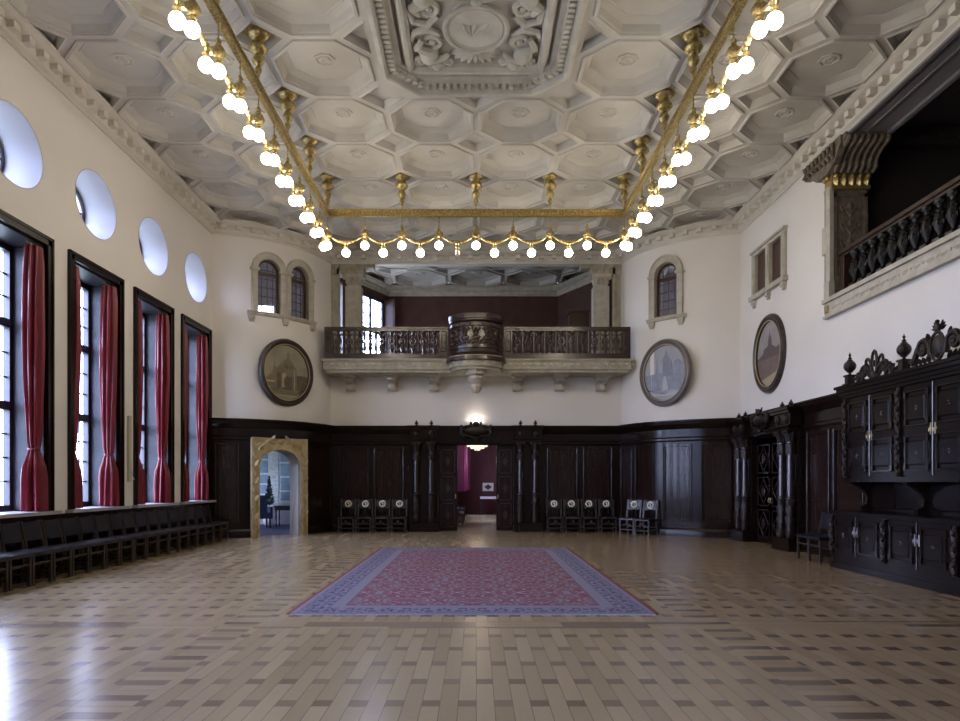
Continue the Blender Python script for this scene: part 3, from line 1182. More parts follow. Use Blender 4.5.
# towers
pR = tow_path(1)
LR = plen(pR)
t = thing('trim_4', 'curved dark wood panelling round the right tower', 'panelling', kind='structure')
f = LR / 3.98
panels(t, pR, 0, LR, [(0.12 * f, 0.78 * f), (0.90 * f, 1.62 * f), (1.92 * f, 2.75 * f), (2.98 * f, 3.85 * f)])
cornice(t, [(4.448, YB)] + pR[1:])
skirting(t, pR)
pL = tow_path(-1)
LL = plen(pL)
sd = (PD - PH0) * TR
t = thing('trim_5', 'curved dark wood panelling round the left tower', 'panelling', kind='structure')
panels(t, pL, 0, sd - DW / 2 + 0.02, [(0.1, min(0.7, sd - DW / 2 - 0.1))] if sd - DW / 2 > 0.35 else [])
panels(t, pL, sd + DW / 2 - 0.02, LL, [(sd + DW / 2 + 0.12, LL - 0.12)])
m_ = MB()
cbox(m_, pL, sd - DW / 2 - 0.02, sd + DW / 2 + 0.02, 2.66, 2.9, -0.01, 0.05)
m_.build('boarding', 'dark_wood', t)
m_ = MB()
m_.sweep(sub(pL, 0, sd - DW / 2), CORN)
m_.sweep(sub(pL, sd + DW / 2, LL), CORN)
m_.sweep(sub(pL, sd - DW / 2, sd + DW / 2), [(q[0], max(q[1], 2.70)) for q in CORN])
m_.build('cornice', 'dark_wood', t)
skirting(t, sub(pL, 0, sd - DW / 2))
skirting(t, sub(pL, sd + DW / 2, LL))
# right wall
pw = [(XW, 18.79), (XW, -3.3)]
t = thing('trim_6', 'dark wood panelling along the right wall between portal and sideboard', 'panelling', kind='structure')
panels(t, pw, 0, plen(pw), [(3.92, 4.86), (5.02, 6.1)])
cornice(t, pw)
skirting(t, sub(pw, 3.8, 6.3))
# low wainscot under the left windows
pw = [(-XW, -3.3), (-XW, 18.79)]
t = thing('trim_7', 'low dark wood boarding below the left windows behind the chair row', 'panelling', kind='structure')
m_ = MB()
m_.sweep(pw, [(-0.01, 0.0), (0.09, 0.0), (0.09, 0.18), (0.05, 0.2), (0.05, 0.86), (0.11, 0.90), (0.11, 0.965), (-0.01, 0.965)])
m_.build('boarding', 'dark_wood', t)
# ------------------------------------------------------------------ stone doorway in the left tower
def at_tower(name, label, cat, ph, sgn, z=0.0, off=0.0, kind=None, group=None):
    (x, y, _), rz = tow_frame(ph, sgn, off)
    return thing(name, label, cat, (x, y, z), rz, group, kind)


t = at_tower('stone_doorway', 'carved ochre stone surround of the arched doorway in the left tower', 'doorway', PD, -1)
WI = DW * 0.74
m_ = MB()
m_.prism(arch_frame(WI + 0.08, 2.45, DW, 2.71, flat=0.75, square=True), -0.06, 0.22)
m_.prism(arch_frame(WI + 0.02, 2.40, WI + 0.13, 2.46, flat=0.75), -0.10, -0.03)
m_.prism(arch_frame(DW - 0.10, 2.65, DW + 0.02, 2.72, flat=0.01, square=True), -0.09, -0.05)
m_.build('surround', 'stone_ochre', t)
m_ = MB()
m_.prism(arch_frame(WI, 2.40, WI + 0.08, 2.44, flat=0.75), -0.05, 0.55)
m_.build('reveal', 'stone_jamb', t)
m_ = MB()
for sx in (-1, 1):
    m_.spiral(sx * 0.56, 2.50, 0.13, 1.4, pi if sx > 0 else 0, sx, 0.028, -0.07, tail=[(sx * 0.15, 2.56), (sx * 0.4, 2.62)])
    m_.spiral(sx * 0.72, 2.15, 0.09, 1.2, pi / 2, -sx, 0.022, -0.07, tail=[(sx * 0.74, 2.4), (sx * 0.76, 2.3)])
    m_.spiral(sx * 0.28, 2.62, 0.06, 1.2, 0, sx, 0.016, -0.07)
    for k in range(9):
        m_.leaf(sx * DW * 0.45, 0.25 + k * 0.24, pi / 2 + 0.5 * (-1) ** k, 0.22, 0.11, -0.06, 0.08)
    for k in range(5):
        m_.leaf(sx * (0.66 - 0.1 * k), 2.36 + 0.07 * k, pi / 2 + sx * 0.6, 0.19, 0.10, -0.06, 0.07)
m_.ball((0, -0.07, 2.62), (0.1, 0.05, 0.08), 12, 8)
m_.build('carving', 'stone_ochre', t)

# ------------------------------------------------------------------ arched windows in the towers
def arched_window(n, ph, sgn, z, wi, hi, wo_, ho, label, sill=True):
    t = at_tower('window_%d' % n, label, 'arched window', ph, sgn, z, kind='structure')
    m_ = MB()
    m_.prism(arch_frame(wi, hi, wo_, ho), -0.045, 0.14)
    m_.prism(arch_frame(wo_ - 0.05, ho - 0.025, wo_ + 0.02, ho + 0.02), -0.065, 0.0)
    sp_ = hi - wi / 2
    for sx in (-1, 1):
        xm = sx * (wi + wo_) / 4
        m_.box(xm - 0.12, xm + 0.12, -0.09, 0.05, sp_ - 0.03, sp_ + 0.04)
        for k in range(4):
            m_.ball((sx * wo_ / 2 * 0.9, -0.05, 0.15 + k * sp_ * 0.24), (0.02, 0.02, 0.02), 6, 4)
    m_.build('stone_frame', 'stone_light', t)
    m_ = MB()
    m_.prism(arch_frame(wi, hi, wi + 0.04, hi + 0.02), 0.10, 0.30)
    m_.build('reveal', 'stone_light', t)
    m_ = MB()
    m_.prism(arch_frame(wi - 0.13, hi - 0.06, wi + 0.02, hi), 0.13, 0.18)
    m_.box(-wi / 2, wi / 2, 0.13, 0.18, 0, 0.05)
    m_.box(-wi / 2, wi / 2, 0.12, 0.19, sp_ - 0.12, sp_ - 0.03)
    m_.build('frame', 'brown_frame', t)
    m_ = MB()
    for k in range(1, 4):
        x = -wi / 2 + wi * k / 4
        m_.box(x - 0.008, x + 0.008, 0.145, 0.165, 0.03, hi - 0.04 - (0.12 if k != 2 else 0))
    for k in range(1, 6):
        m_.box(-wi / 2 + 0.03, wi / 2 - 0.03, 0.145, 0.165, k * 0.24 - 0.008, k * 0.24 + 0.008)
    m_.build('lead_bars', 'window_frame', t)
    m_ = MB()
    m_.prism(arch(wi - 0.06, hi - 0.03), 0.152, 0.158)
    m_.build('pane', 'leaded_pane', t)
    return t


arched_window(17, PW1, -1, 6.17, 0.64, 1.48, 0.94, 1.66, 'left arched leaded window of the stone framed pair on the left tower')
arched_window(18, PW2, -1, 6.17, 0.64, 1.48, 0.94, 1.66, 'right arched leaded window of the stone framed pair on the left tower')
arched_window(19, PR, 1, 6.15, 0.70, 1.52, 1.02, 1.71, 'single arched leaded window with stone frame on the right tower')


def tower_sill(name, sgn, p0, p1, z, phs, label):
    x, y = tow((p0 + p1) / 2, sgn)
    root = thing(name, label, 'window sill', (x, y, z), 0)
    path = tow_path(sgn, p0, p1, 8)
    path = [(p[0] - x, p[1] - y) for p in path]
    m_ = MB()
    m_.sweep(path, [(-0.05, -0.09), (0.05, -0.09), (0.08, -0.06), (0.08, -0.03), (0.11, -0.02), (0.11, 0.01), (-0.05, 0.01)])
    m_.build('slab', 'stone_light', root)
    for p in phs:
        (a, b, _), rz = tow_frame(p, sgn)
        m_ = MB()
        m_.M = Matrix.Translation((a - x, b - y, 0)) @ Matrix.Rotation(rz, 4, 'Z')
        m_.box(-0.09, 0.09, -0.08, 0.03, -0.2, -0.09)
        m_.box(-0.065, 0.065, -0.055, 0.03, -0.27, -0.2)
        m_.build('corbel', 'stone_light', root)


g = (PW2 - PW1) / 2
tower_sill('window_sill', -1, PW1 - g * 1.25, PW2 + g * 1.25, 6.16, [PW1 - g, PW1 + g, PW2 + g], 'curved stone sill on three corbels below the twin arched windows')
tower_sill('window_sill', 1, PR - 0.19, PR + 0.19, 6.14, [PR - 0.14, PR + 0.14], 'short stone sill on two corbels below the single arched window')

# square double window on the right wall
t = thing('window_20', 'small square two-light window with stone frame on the right wall', 'window', (XW, 16.93, -0.03), -pi / 2, kind='structure')
m_ = MB()
m_.box(-0.96, 0.96, -0.06, 0.10, 7.24, 7.34)
m_.box(-1.0, 1.0, -0.10, 0.0, 7.32, 7.38)
for x0, x1 in ((-0.95, -0.76), (-0.10, 0.10), (0.76, 0.95)):
    m_.box(x0, x1, -0.06, 0.10, 6.2, 7.26)
    m_.box(x0 + 0.04, x1 - 0.04, -0.08, 0.0, 6.25, 7.24)
m_.box(-1.02, 1.02, -0.12, 0.05, 6.13, 6.24)
for x in (-0.86, 0.0, 0.86):
    m_.box(x - 0.08, x + 0.08, -0.09, 0.03, 6.02, 6.13)
    m_.box(x - 0.05, x + 0.05, -0.06, 0.03, 5.95, 6.02)
m_.build('stone_frame', 'stone_light', t)
m_ = MB()
for x0 in (-0.76, 0.10):
    m_.box(x0, x0 + 0.66, 0.03, 0.07, 6.24, 7.25)
m_.build('shutter', 'brown_frame', t)

# ------------------------------------------------------------------ room behind the left tower
t = thing('wall_tower_room', 'pale walls of the small rooms behind the left tower', 'wall', (0, 0, 0), kind='structure')
m_ = MB()
m_.box(-9.95, -4.62, 24.7, 24.85, 0, 3.5)
m_.box(-9.95, -4.62, 24.7, 24.85, 3.5, 6.7)
m_.box(-9.95, -7.75, 24.7, 24.85, 6.7, 8.9)
m_.box(-6.85, -4.62, 24.7, 24.85, 6.7, 8.9)
m_.box(-7.75, -6.85, 24.7, 24.85, 7.75, 8.9)
m_.box(-4.77, -4.62, 21.85, 24.7, 0, 8.9)
m_.box(-9.95, -9.8, 19.0, 21.0, 0, 8.9)
m_.box(-9.95, -9.8, 23.4, 24.7, 0, 8.9)
m_.box(-9.95, -9.8, 21.0, 23.4, 0, 1.3)
m_.box(-9.95, -9.8, 21.0, 23.4, 2.2, 8.9)
m_.box(-9.95, -7.9, 18.9, 19.05, 0, 8.9)
m_.box(-9.95, -4.62, 19.3, 24.85, 3.4, 3.5) if False else m_.box(-9.95, -7.9, 19.0, 24.85, 3.4, 3.5)
m_.prismz([(-7.9, 19.0), (-7.7, 19.2), (-7.0, 19.4), (-6.4, 19.6), (-5.7, 20.1), (-5.1, 20.8), (-4.8, 21.6), (-4.7, 24.8), (-7.9, 24.8)], 3.4, 3.5)
m_.box(-9.95, -4.62, 19.0, 24.85, 8.9, 9.0)
m_.build('plaster_face', 'tower_plaster', t)
m_ = MB()
m_.prismz([(-9.8, 19.1), (-7.3, 19.25), (-6.4, 19.4), (-5.6, 19.9), (-5.0, 20.7), (-4.8, 21.8), (-4.8, 24.7), (-9.8, 24.7)], -0.05, 0.006)
tag(m_.build('carpet', 'blue_carpet'), 'dark blue carpet on the floor beyond the stone arch doorway', 'carpet', kind='structure')
m_ = MB()
m_.box(4.62, 9.95, 24.7, 24.85, 0, 8.9)
m_.box(4.62, 4.77, 21.85, 24.7, 0, 8.9)
m_.box(9.8, 9.95, 19.0, 24.7, 0, 8.9)
m_.box(7.85, 9.95, 18.9, 19.05, 0, 8.9)
m_.box(4.62, 9.95, 19.0, 24.85, 8.9, 9.0)
tag(m_.build('wall_stair', 'gallery_brown'), 'dark walls of the stair room behind the right tower', 'wall', kind='structure')
portal('sky_portal', (-9.9, 22.2, 1.75), (0, -pi / 2, 0), 0.9, 2.4)
portal('sky_portal', (-7.3, 24.9, 7.2), (-pi / 2, 0, 0), 0.9, 1.05)
la = bpy.data.lights.new('tower_room_fill', 'AREA')  # added area lamp brightening the tower room, in place of unseen window daylight
la.shape = 'RECTANGLE'
la.size, la.size_y = 1.8, 2.3
la.energy = 9
la.color = (0.75, 0.88, 1.0)
lo_ = bpy.data.objects.new('tower_room_fill', la)
lo_.location = (-9.82, 22.2, 1.85)
lo_.rotation_euler = (0, -pi / 2, 0)
COL.objects.link(lo_)

t = thing('panel_screen', 'pale painted panelling with blue fields seen through the stone arch', 'wall panelling', (-6.9, 24.69, 0))
m_ = MB()
m_.box(-1.9, 1.6, -0.05, 0.0, 0.75, 3.0)
m_.build('backing', 'panel_white', t)
rnd = random.Random(3)
cols = [(-1.8, -1.45), (-1.38, -0.95), (-0.88, -0.42), (0.02, 0.35), (0.42, 0.62), (0.7, 1.1)]
for a, b in cols:
    z = 0.85
    while z < 2.85:
        h = rnd.choice((0.25, 0.36, 0.5))
        z1 = min(z + h, 2.92)
        m_ = MB()
        m_.box(a, b, -0.065, -0.05, z, z1 - 0.06)
        m_.build('inset', 'panel_amber' if (a, b) == cols[4] and rnd.random() < 0.5 else 'panel_blue', t)
        z = z1
m_ = MB()
m_.box(-0.36, -0.05, -0.08, -0.05, 0.8, 2.95)
for k in range(6):
    m_.spiral(-0.2, 0.98 + k * 0.34, 0.1, 1.2, k, 1, 0.016, -0.085)
m_.build('pilaster', 'panel_white', t)

t = thing('side_table', 'dark side table with open legs beyond the stone arch', 'table', (-6.25, 23.3, 0.006))
m_ = MB()
m_.box(-0.42, 0.42, -0.25, 0.25, 0.66, 0.71)
m_.box(-0.38, 0.38, -0.22, 0.22, 0.56, 0.66)
m_.build('table_top', 'black_wood', t)
for sx in (-1, 1):
    for sy in (-1, 1):
        m_ = MB()
        m_.lathe([(0.022, 0), (0.03, 0.1), (0.018, 0.16), (0.03, 0.3), (0.02, 0.45), (0.03, 0.57)], sx * 0.35, sy * 0.19, 0, 8)
        m_.build('leg', 'black_wood', t)
t = thing('upholstered_armchair', 'dark blue armchair beyond the left side of the stone arch', 'chair', (-7.1, 22.9, 0.006), 0.5)
m_ = MB()
m_.box(-0.32, 0.32, -0.3, 0.3, 0.3, 0.5)
m_.build('seat', 'blue_carpet', t)
m_ = MB()
m_.box(-0.32, 0.32, 0.2, 0.32, 0.45, 1.05)
m_.build('backrest', 'blue_carpet', t)
for sx in (-1, 1):
    m_ = MB()
    m_.box(*sorted((sx * 0.3, sx * 0.38)), -0.28, 0.3, 0.3, 0.68)
    m_.build('armrest', 'blue_carpet', t)
    for sy in (-1, 1):
        m_ = MB()
        m_.box(sx * 0.3 - 0.025, sx * 0.3 + 0.025, sy * 0.26 - 0.025, sy * 0.26 + 0.025, 0, 0.31)
        m_.build('leg', 'black_wood', t)
t = thing('potted_plant', 'tall dark pointed plant in a white pot beyond the stone arch', 'plant', (-7.15, 24.2, 0.006))
m_ = MB()
m_.lathe([(0.12, 0), (0.2, 0.1), (0.22, 0.6), (0.25, 0.66), (0.2, 0.68), (0.0, 0.62)], n=16)
m_.build('pot', 'white_china', t)
m_ = MB()
rnd = random.Random(8)
for i in range(120):
    z = 0.7 + 1.0 * (i / 120)
    a = rnd.random() * 6.28
    L = 0.24 * (1 - i / 135)
    m_.M = Matrix.Translation((0, 0, z)) @ Matrix.Rotation(a, 4, 'Z')
    m_.leaf(0, 0, 0.5, L, 0.07, 0, 0.01)
m_.M = None
m_.lathe([(0.02, 0.6), (0.02, 1.68)], n=6)
m_.build('foliage', 'green_leaf', t)

# ------------------------------------------------------------------ room beyond the central door
t = thing('wall_far_room', 'deep red walls of the room beyond the centre door', 'wall', (0, 0, 0), kind='structure')
m_ = MB()
m_.box(-4.4, 4.4, 32.5, 32.7, 0, 5.0)
m_.box(4.2, 4.4, 21.85, 32.5, 0, 5.0)
for a, b in ((21.85, 24.0), (25.4, 27.4), (28.8, 30.0), (31.4, 32.5)):
    m_.box(-1.25, -1.05, a, b, 0, 5.0)
m_.box(-1.25, -1.05, 21.85, 32.5, 0, 1.0)
m_.box(-1.25, -1.05, 21.85, 32.5, 3.9, 5.0)
m_.build('wall_face', 'maroon', t)
m_ = MB()
m_.box(-1.25, 4.4, 21.85, 32.7, 4.2, 4.3)
tag(m_.build('ceiling', 'grey_paint'), 'plain ceiling of the room beyond the centre door', 'ceiling', kind='structure')
for yc in (24.7, 28.1, 30.7):
    portal('sky_portal', (-1.3, yc, 2.45), (0, -pi / 2, 0), 2.9, 1.4)


def bunch(m_, zt, zb, r0, r1, ztie=None, rtie=0.08, seed=0, flutes=9, cx=0.0, cy=0.0, sy=1.0):
    """gathered drape: a fluted bundle of cloth, pinched at the tie"""
    rnd = random.Random(seed)
    J, K = 30, flutes * 8
    ph = rnd.uniform(0, 6)
    amp = [rnd.uniform(0.16, 0.34) for _ in range(flutes)]
    rows = []
    for j in range(J + 1):
        z = zt + (zb - zt) * j / J
        f = j / J
        r = r0 + (r1 - r0) * f
        q = 0.0
        if ztie is not None:
            q = math.exp(-((z - ztie) / 0.22) ** 2)
            if z > ztie:
                q = max(q, max(0, 1 - (z - ztie) / 1.9) ** 1.3 * 0.8)
            r = r * (1 - q) + rtie * q
        if f < 0.06:
            r *= 0.85 + f * 2.5
        row = []
        for k in range(K):
            a = 2 * pi * k / K + 0.25 * sin(2.2 * f + ph)
            am = amp[(k * flutes // K) % flutes] * (1 - 0.45 * q)
            rr = r * (1 + am * cos(flutes * 2 * pi * k / K + 0.8 * sin(4 * f + ph)))
            row.append(m_.pt((cx + rr * cos(a) + 0.012 * sin(5 * f + ph), cy + rr * sin(a) * sy, z)))
        rows.append(row)
    for a, b in zip(rows[:-1], rows[1:]):
        for k in range(K):
            k2 = (k + 1) % K
            m_.face((a[k], b[k], b[k2], a[k2]))
    m_.face(rows[0])
    m_.face(rows[-1][::-1])


for i, (x, y, r_, lb) in enumerate(((-0.53, 26.2, 0.13, 'wide purple curtain nearest the doorway in the red room'), (-0.33, 29.9, 0.07, 'narrow purple curtain further back in the red room'))):
    t = thing('curtain', lb, 'curtain', (x, y, 0))
    m_ = MB()
    bunch(m_, 3.9, 1.15, r_, r_ * 1.1, seed=i + 30, flutes=9)
    m_.build('cloth', 'purple_curtain', t)

t = thing('crystal_chandelier', 'small lit crystal chandelier in the red room beyond the centre door', 'chandelier', (0.05, 25.0, -0.25))
m_ = MB()
m_.tube([(0, 0, 4.45), (0, 0, 3.3)], 0.02)
m_.lathe([(0.03, 3.3), (0.2, 3.2), (0.1, 3.1), (0.03, 3.05)], n=12)
m_.build('stem', 'gilt', t)
m_ = MB()
for ring_, (r, z, k) in enumerate(((0.46, 3.22, 24), (0.42, 3.14, 22), (0.34, 3.06, 18), (0.22, 2.99, 12), (0.08, 2.93, 5))):
    for i in range(k):
        a = 2 * pi * i / k + ring_
        m_.ball((r * cos(a), r * sin(a), z), (0.035, 0.035, 0.06), 6, 4)
m_.build('crystals', 'crystal', t)
m_ = MB()
m_.tube([(0.47 * cos(2 * pi * i / 24), 0.47 * sin(2 * pi * i / 24), 3.27) for i in range(24)], 0.02, 6, True)
for i in range(6):
    a = pi * i / 3
    m_.tube([(0, 0, 3.2), (0.47 * cos(a), 0.47 * sin(a), 3.27)], 0.012, 6)
m_.build('hoop', 'gilt', t)
pl_ = bpy.data.lights.new('chandelier_light', 'POINT')
pl_.energy = 12
pl_.color = (1, 0.8, 0.55)
pl_.shadow_soft_size = 0.3
po = bpy.data.objects.new('chandelier_light', pl_)
po.location = (0.05, 26.2, 2.2)
po.parent = None
COL.objects.link(po)

t = thing('wall_tapestry', 'small framed cream picture with dark lozenge on the far red wall', 'picture', (0.56, 32.49, 1.27))
m_ = MB()
m_.box(-0.25, 0.25, -0.04, 0, -0.19, 0.19)
m_.build('picture_frame', 'stone_light', t)
m_ = MB()
m_.prism([(-0.18, 0), (0, -0.13), (0.18, 0), (0, 0.13)], -0.05, -0.03)
m_.build('motif', 'maroon', t)
t = thing('sideboard_table', 'low dark side table against the far red wall', 'table', (0.95, 31.9, 0))
m_ = MB()
m_.box(-0.75, 0.8, -0.35, 0.35, 0.74, 0.84)
m_.build('table_top', 'sill_stone', t)
for sx in (-1, 1):
    for sy in (-1, 1):
        m_ = MB()
        m_.box(sx * 0.7 - 0.05, sx * 0.7 + 0.05, sy * 0.28 - 0.05, sy * 0.28 + 0.05, 0, 0.745)
        m_.build('leg', 'black_wood', t)


# ------------------------------------------------------------------ chairs
def chair(name, label, group, emblem=True, seat_z=0.48, back_z=0.985, w_=0.43, d_=0.44, cat='chair', lm='chair_wood', leath='leather'):
    t = thing(name, label, cat, group=group)
    y0, y1 = -d_ / 2, d_ / 2
    hw = w_ / 2
    for sx in (-1, 1):
        m_ = MB()
        m_.box(sx * hw - 0.02, sx * hw + 0.02, y0, y0 + 0.04, 0, seat_z - 0.03)
        m_.box(sx * hw - 0.026, sx * hw + 0.026, y0 - 0.006, y0 + 0.046, 0.0, 0.03)
        m_.build('leg', lm, t)
        m_ = MB()
        x = sx * hw
        pts = [(y1 + 0.03, 0), (y1 - 0.02, seat_z * 0.6), (y1 - 0.02, seat_z), (y1 + 0.06, back_z)]
        for (ya, za), (yb, zb) in zip(pts[:-1], pts[1:]):
            i = [m_.pt(p) for p in ((x - 0.02, ya - 0.02, za), (x + 0.02, ya - 0.02, za), (x + 0.02, ya + 0.02, za), (x - 0.02, ya + 0.02, za),
                                    (x - 0.02, yb - 0.02, zb), (x + 0.02, yb - 0.02, zb), (x + 0.02, yb + 0.02, zb), (x - 0.02, yb + 0.02, zb))]
            for q in ((0, 3, 2, 1), (4, 5, 6, 7), (0, 1, 5, 4), (1, 2, 6, 5), (2, 3, 7, 6), (3, 0, 4, 7)):
                m_.face([i[j] for j in q])
        m_.build('leg', lm, t)
    m_ = MB()
    m_.box(-hw - 0.03, hw + 0.03, y0 - 0.015, y1, seat_z - 0.075, seat_z - 0.02)
    K = 6
    g_ = [[m_.pt((-hw - 0.03 + (w_ + 0.06) * i / K, y0 - 0.015 + (d_ + 0.015) * j / K, seat_z - 0.02 + 0.03 * sin(pi * i / K) ** 0.5 * max(0, sin(pi * j / K)) ** 0.5)) for j in range(K + 1)] for i in range(K + 1)]
    for i in range(K):
        for j in range(K):
            m_.face((g_[i][j], g_[i + 1][j], g_[i + 1][j + 1], g_[i][j + 1]))
    seat = m_.build('seat', leath, t)
    m_ = MB()
    zb0 = back_z - 0.28 if emblem else back_z - 0.30
    f0 = (zb0 - seat_z) / (back_z - seat_z)
    ya, yb = y1 - 0.02 + 0.08 * f0, y1 + 0.055
    i = [m_.pt(p) for p in ((-hw + 0.01, ya - 0.025, zb0), (hw - 0.01, ya - 0.025, zb0), (hw - 0.01, ya + 0.015, zb0), (-hw + 0.01, ya + 0.015, zb0),
                            (-hw + 0.01, yb - 0.025, back_z - 0.01), (hw - 0.01, yb - 0.025, back_z - 0.01), (hw - 0.01, yb + 0.015, back_z - 0.01), (-hw + 0.01, yb + 0.015, back_z - 0.01))]
    for q in ((0, 3, 2, 1), (4, 5, 6, 7), (0, 1, 5, 4), (1, 2, 6, 5), (2, 3, 7, 6), (3, 0, 4, 7)):
        m_.face([i[j] for j in q])
    back = m_.build('backrest', leath, t)
    m_ = MB()
    m_.box(-hw, hw, y0 + 0.008, y0 + 0.032, 0.30 if not emblem else 0.12, 0.325 if not emblem else 0.145)
    m_.box(-hw, hw, y1 - 0.01, y1 + 0.015, 0.2, 0.225)
    for sx in (-1, 1):
        m_.box(sx * hw - 0.01, sx * hw + 0.01, y0 + 0.03, y1, 0.14, 0.165)
    m_.build('stretcher', lm, t)
    if emblem:
        m_ = MB()
        ym = (ya + yb) / 2 - 0.032
        zc = (zb0 + back_z) / 2
        tilt = Matrix.Translation((0, ym, zc)) @ Matrix.Rotation(-atan2(yb - ya, back_z - zb0), 4, 'X')
        m_.M = tilt
        m_.tube([(0.085 * cos(2 * pi * k / 24), 0, 0.085 * sin(2 * pi * k / 24)) for k in range(24)], 0.021, 6, True)
        m_.tube([(0.03, -0.002, 0.05), (-0.03, -0.004, 0.03), (0.03, -0.004, -0.01), (-0.005, -0.004, -0.05), (0.035, -0.002, -0.045)], [0.01, 0.018, 0.02, 0.014, 0.008], 6)
        m_.build('emblem', 'emblem_cream', back)
        m_ = MB()
        for k in range(17):
            m_.ball((-hw + w_ * k / 16, y0 - 0.018, seat_z - 0.045), 0.007, 6, 4)
        m_.build('nail_heads', 'nail_brass', seat)
        m_ = MB()
        for sx in (-1, 1):
            m_.spiral(sx * 0.085, 0.275, 0.045, 1.3, pi if sx > 0 else 0, sx, 0.011, y0 + 0.02, tail=[(sx * 0.01, 0.36), (sx * 0.03, 0.31)])
            m_.tube([(sx * 0.12, y0 + 0.02, 0.27), (sx * 0.17, y0 + 0.02, 0.24), (sx * hw, y0 + 0.02, 0.26)], 0.011, 6)
        m_.ball((0, y0 + 0.02, 0.31), (0.035, 0.015, 0.045), 8, 6)
        m_.build('carved_apron', lm, t)
    return t


G1 = 'crested leather chairs left of the centre door'
G2 = 'crested leather chairs right of the centre door'
proto = chair('crested_chair', '', G1)
specs = []
for i, x in enumerate((-3.86, -3.345, -2.83, -2.315)):
    specs.append((x, 20.95, 0, G1, ('outermost one', 'second from the outer end', 'third from the outer end', 'innermost, nearest the door columns')[i]))
for i, x in enumerate((2.36, 2.885, 3.415, 3.94)):
    specs.append((x, 20.95, 0, G2, ('nearest the door columns', 'second from the door columns', 'third from the door columns', 'fourth from the door columns')[i]))
specs.append((4.46, 20.24, -0.72, G2, 'turned aslant, nearer the straight four'))
specs.append((4.79, 19.73, -0.80, G2, 'turned aslant, farther from the straight four'))
for i, (x, y, rz, g_, lab) in enumerate(specs):
    c = proto if i == 0 else copy_tree(proto)
    c.location = (x, y, 0)
    c.rotation_euler.z = rz
    c['group'] = g_
    c['label'] = 'crested chair %s of the centre door, %s' % ('left' if g_ == G1 else 'right', lab)
GL = 'dark leather chairs in the row under the left windows'
proto = chair('leather_chair', '', GL, emblem=False, seat_z=0.5, back_z=0.90, w_=0.425, d_=0.46)
NUM = 'first second third fourth fifth sixth seventh eighth ninth tenth eleventh twelfth thirteenth fourteenth fifteenth sixteenth seventeenth eighteenth'.split()
for i in range(18):
    c = proto if i == 0 else copy_tree(proto)
    c.location = (-6.63, 17.85 - 0.5 * i, 0)
    c.rotation_euler.z = pi / 2
    c['label'] = 'dark leather chair under the left windows, %s from the stone arch doorway' % NUM[i]
GR = 'leather chairs beside the sideboard'
for i, y in enumerate((13.55, 13.05)):
    c = copy_tree(proto)
    c.location = (6.55 - 0.02 * i, y, 0)
    c.rotation_euler.z = -pi / 2
    c['group'] = GR
    c['label'] = ('dark leather chair by the right wall, the one nearer the columned portal', 'dark leather chair by the right wall, touching the carved sideboard')[i]
GF = 'dark chairs in the red room'
for i, (x, y, rz) in enumerate(((-0.66, 23.6, pi / 2), (-0.66, 24.7, pi / 2), (-0.66, 27.2, pi / 2), (-0.66, 28.2, pi / 2))):
    c = copy_tree(proto)
    c.location = (x, y, 0)
    c.rotation_euler.z = rz
    c['group'] = GF
    c['label'] = 'dark chair in the red room beyond the door, %s from the doorway' % NUM[i]

# ------------------------------------------------------------------ curtains on the tall windows
names = ['window nearest the stone arch', 'second tall window from the arch', 'third tall window from the arch', 'tall window cut by the picture edge']
def win_curtain(i, side, seed, tied=True):
    yc = WY[i]
    t = thing('curtain', 'red curtain hanging at the %s side of the %s' % ('far' if side > 0 else 'near', names[i]), 'curtain', (-7.1, yc, 0), pi / 2, 'red curtains of the tall windows')
    m_ = MB()
    cx = side * 0.645
    bunch(m_, 5.34, 1.03, 0.15, 0.19, 2.05, 0.085, seed=seed, flutes=9, cx=cx, cy=0.105, sy=0.75)
    m_.build('cloth', 'red_curtain', t)
    if tied:
        m_ = MB()
        m_.tube([(cx + 0.095 * cos(2 * pi * k / 16), 0.105 + 0.075 * sin(2 * pi * k / 16), 2.06 + 0.03 * cos(2 * pi * k / 16)) for k in range(16)], 0.018, 6, True)
        m_.build('tieback', 'red_curtain', t)
    m_ = MB()
    m_.tube([(side * 0.45, 0.105, 5.36), (side * 0.80, 0.105, 5.36)], 0.012, 6)
    m_.build('curtain_rod', 'brass', t)
for i in range(4):
    win_curtain(i, 1, i * 3 + 1, tied=(i != 1 or True))
    if i < 3:
        win_curtain(i, -1, i * 3 + 2)

t = thing('crank_cover', 'narrow beige crank cover on the wall strip between two tall windows', 'crank', (-7.1, (WY[1] + WY[2]) / 2 + 0.02, 0), pi / 2)
m_ = MB()
m_.box(-0.05, 0.05, -0.05, 0.0, 1.5, 2.85)
m_.build('housing', 'beige_metal', t)
m_ = MB()
m_.tube([(0.02, -0.06, 1.75), (0.02, -0.09, 1.6), (0.05, -0.1, 1.55)], 0.01, 6)
m_.build('handle', 'silver', t)

# ------------------------------------------------------------------ rug
t = thing('persian_rug', 'large red and grey-blue patterned rug in the middle of the parquet', 'rug', (-0.04, 11.9, 0))
m_ = MB()
m_.box(-2.06, 2.06, -4.0, 4.0, 0.004, 0.014)
m_.build('pile', 'rug_wool', t)
for sx in (-1, 1):
    m_ = MB()
    m_.box(*sorted((sx * 2.06, sx * 2.11)), -3.98, 3.98, 0.002, 0.012)
    m_.build('selvedge', 'rug_red_edge', t)
for sy in (-1, 1):
    m_ = MB()
    for k in range(206):
        x = -2.05 + k * 0.02
        m_.box(x, x + 0.011, *sorted((sy * 4.0, sy * (4.05 + 0.012 * sin(k * 1.7)))), 0.002, 0.01)
    m_.build('fringe', 'fringe', t)
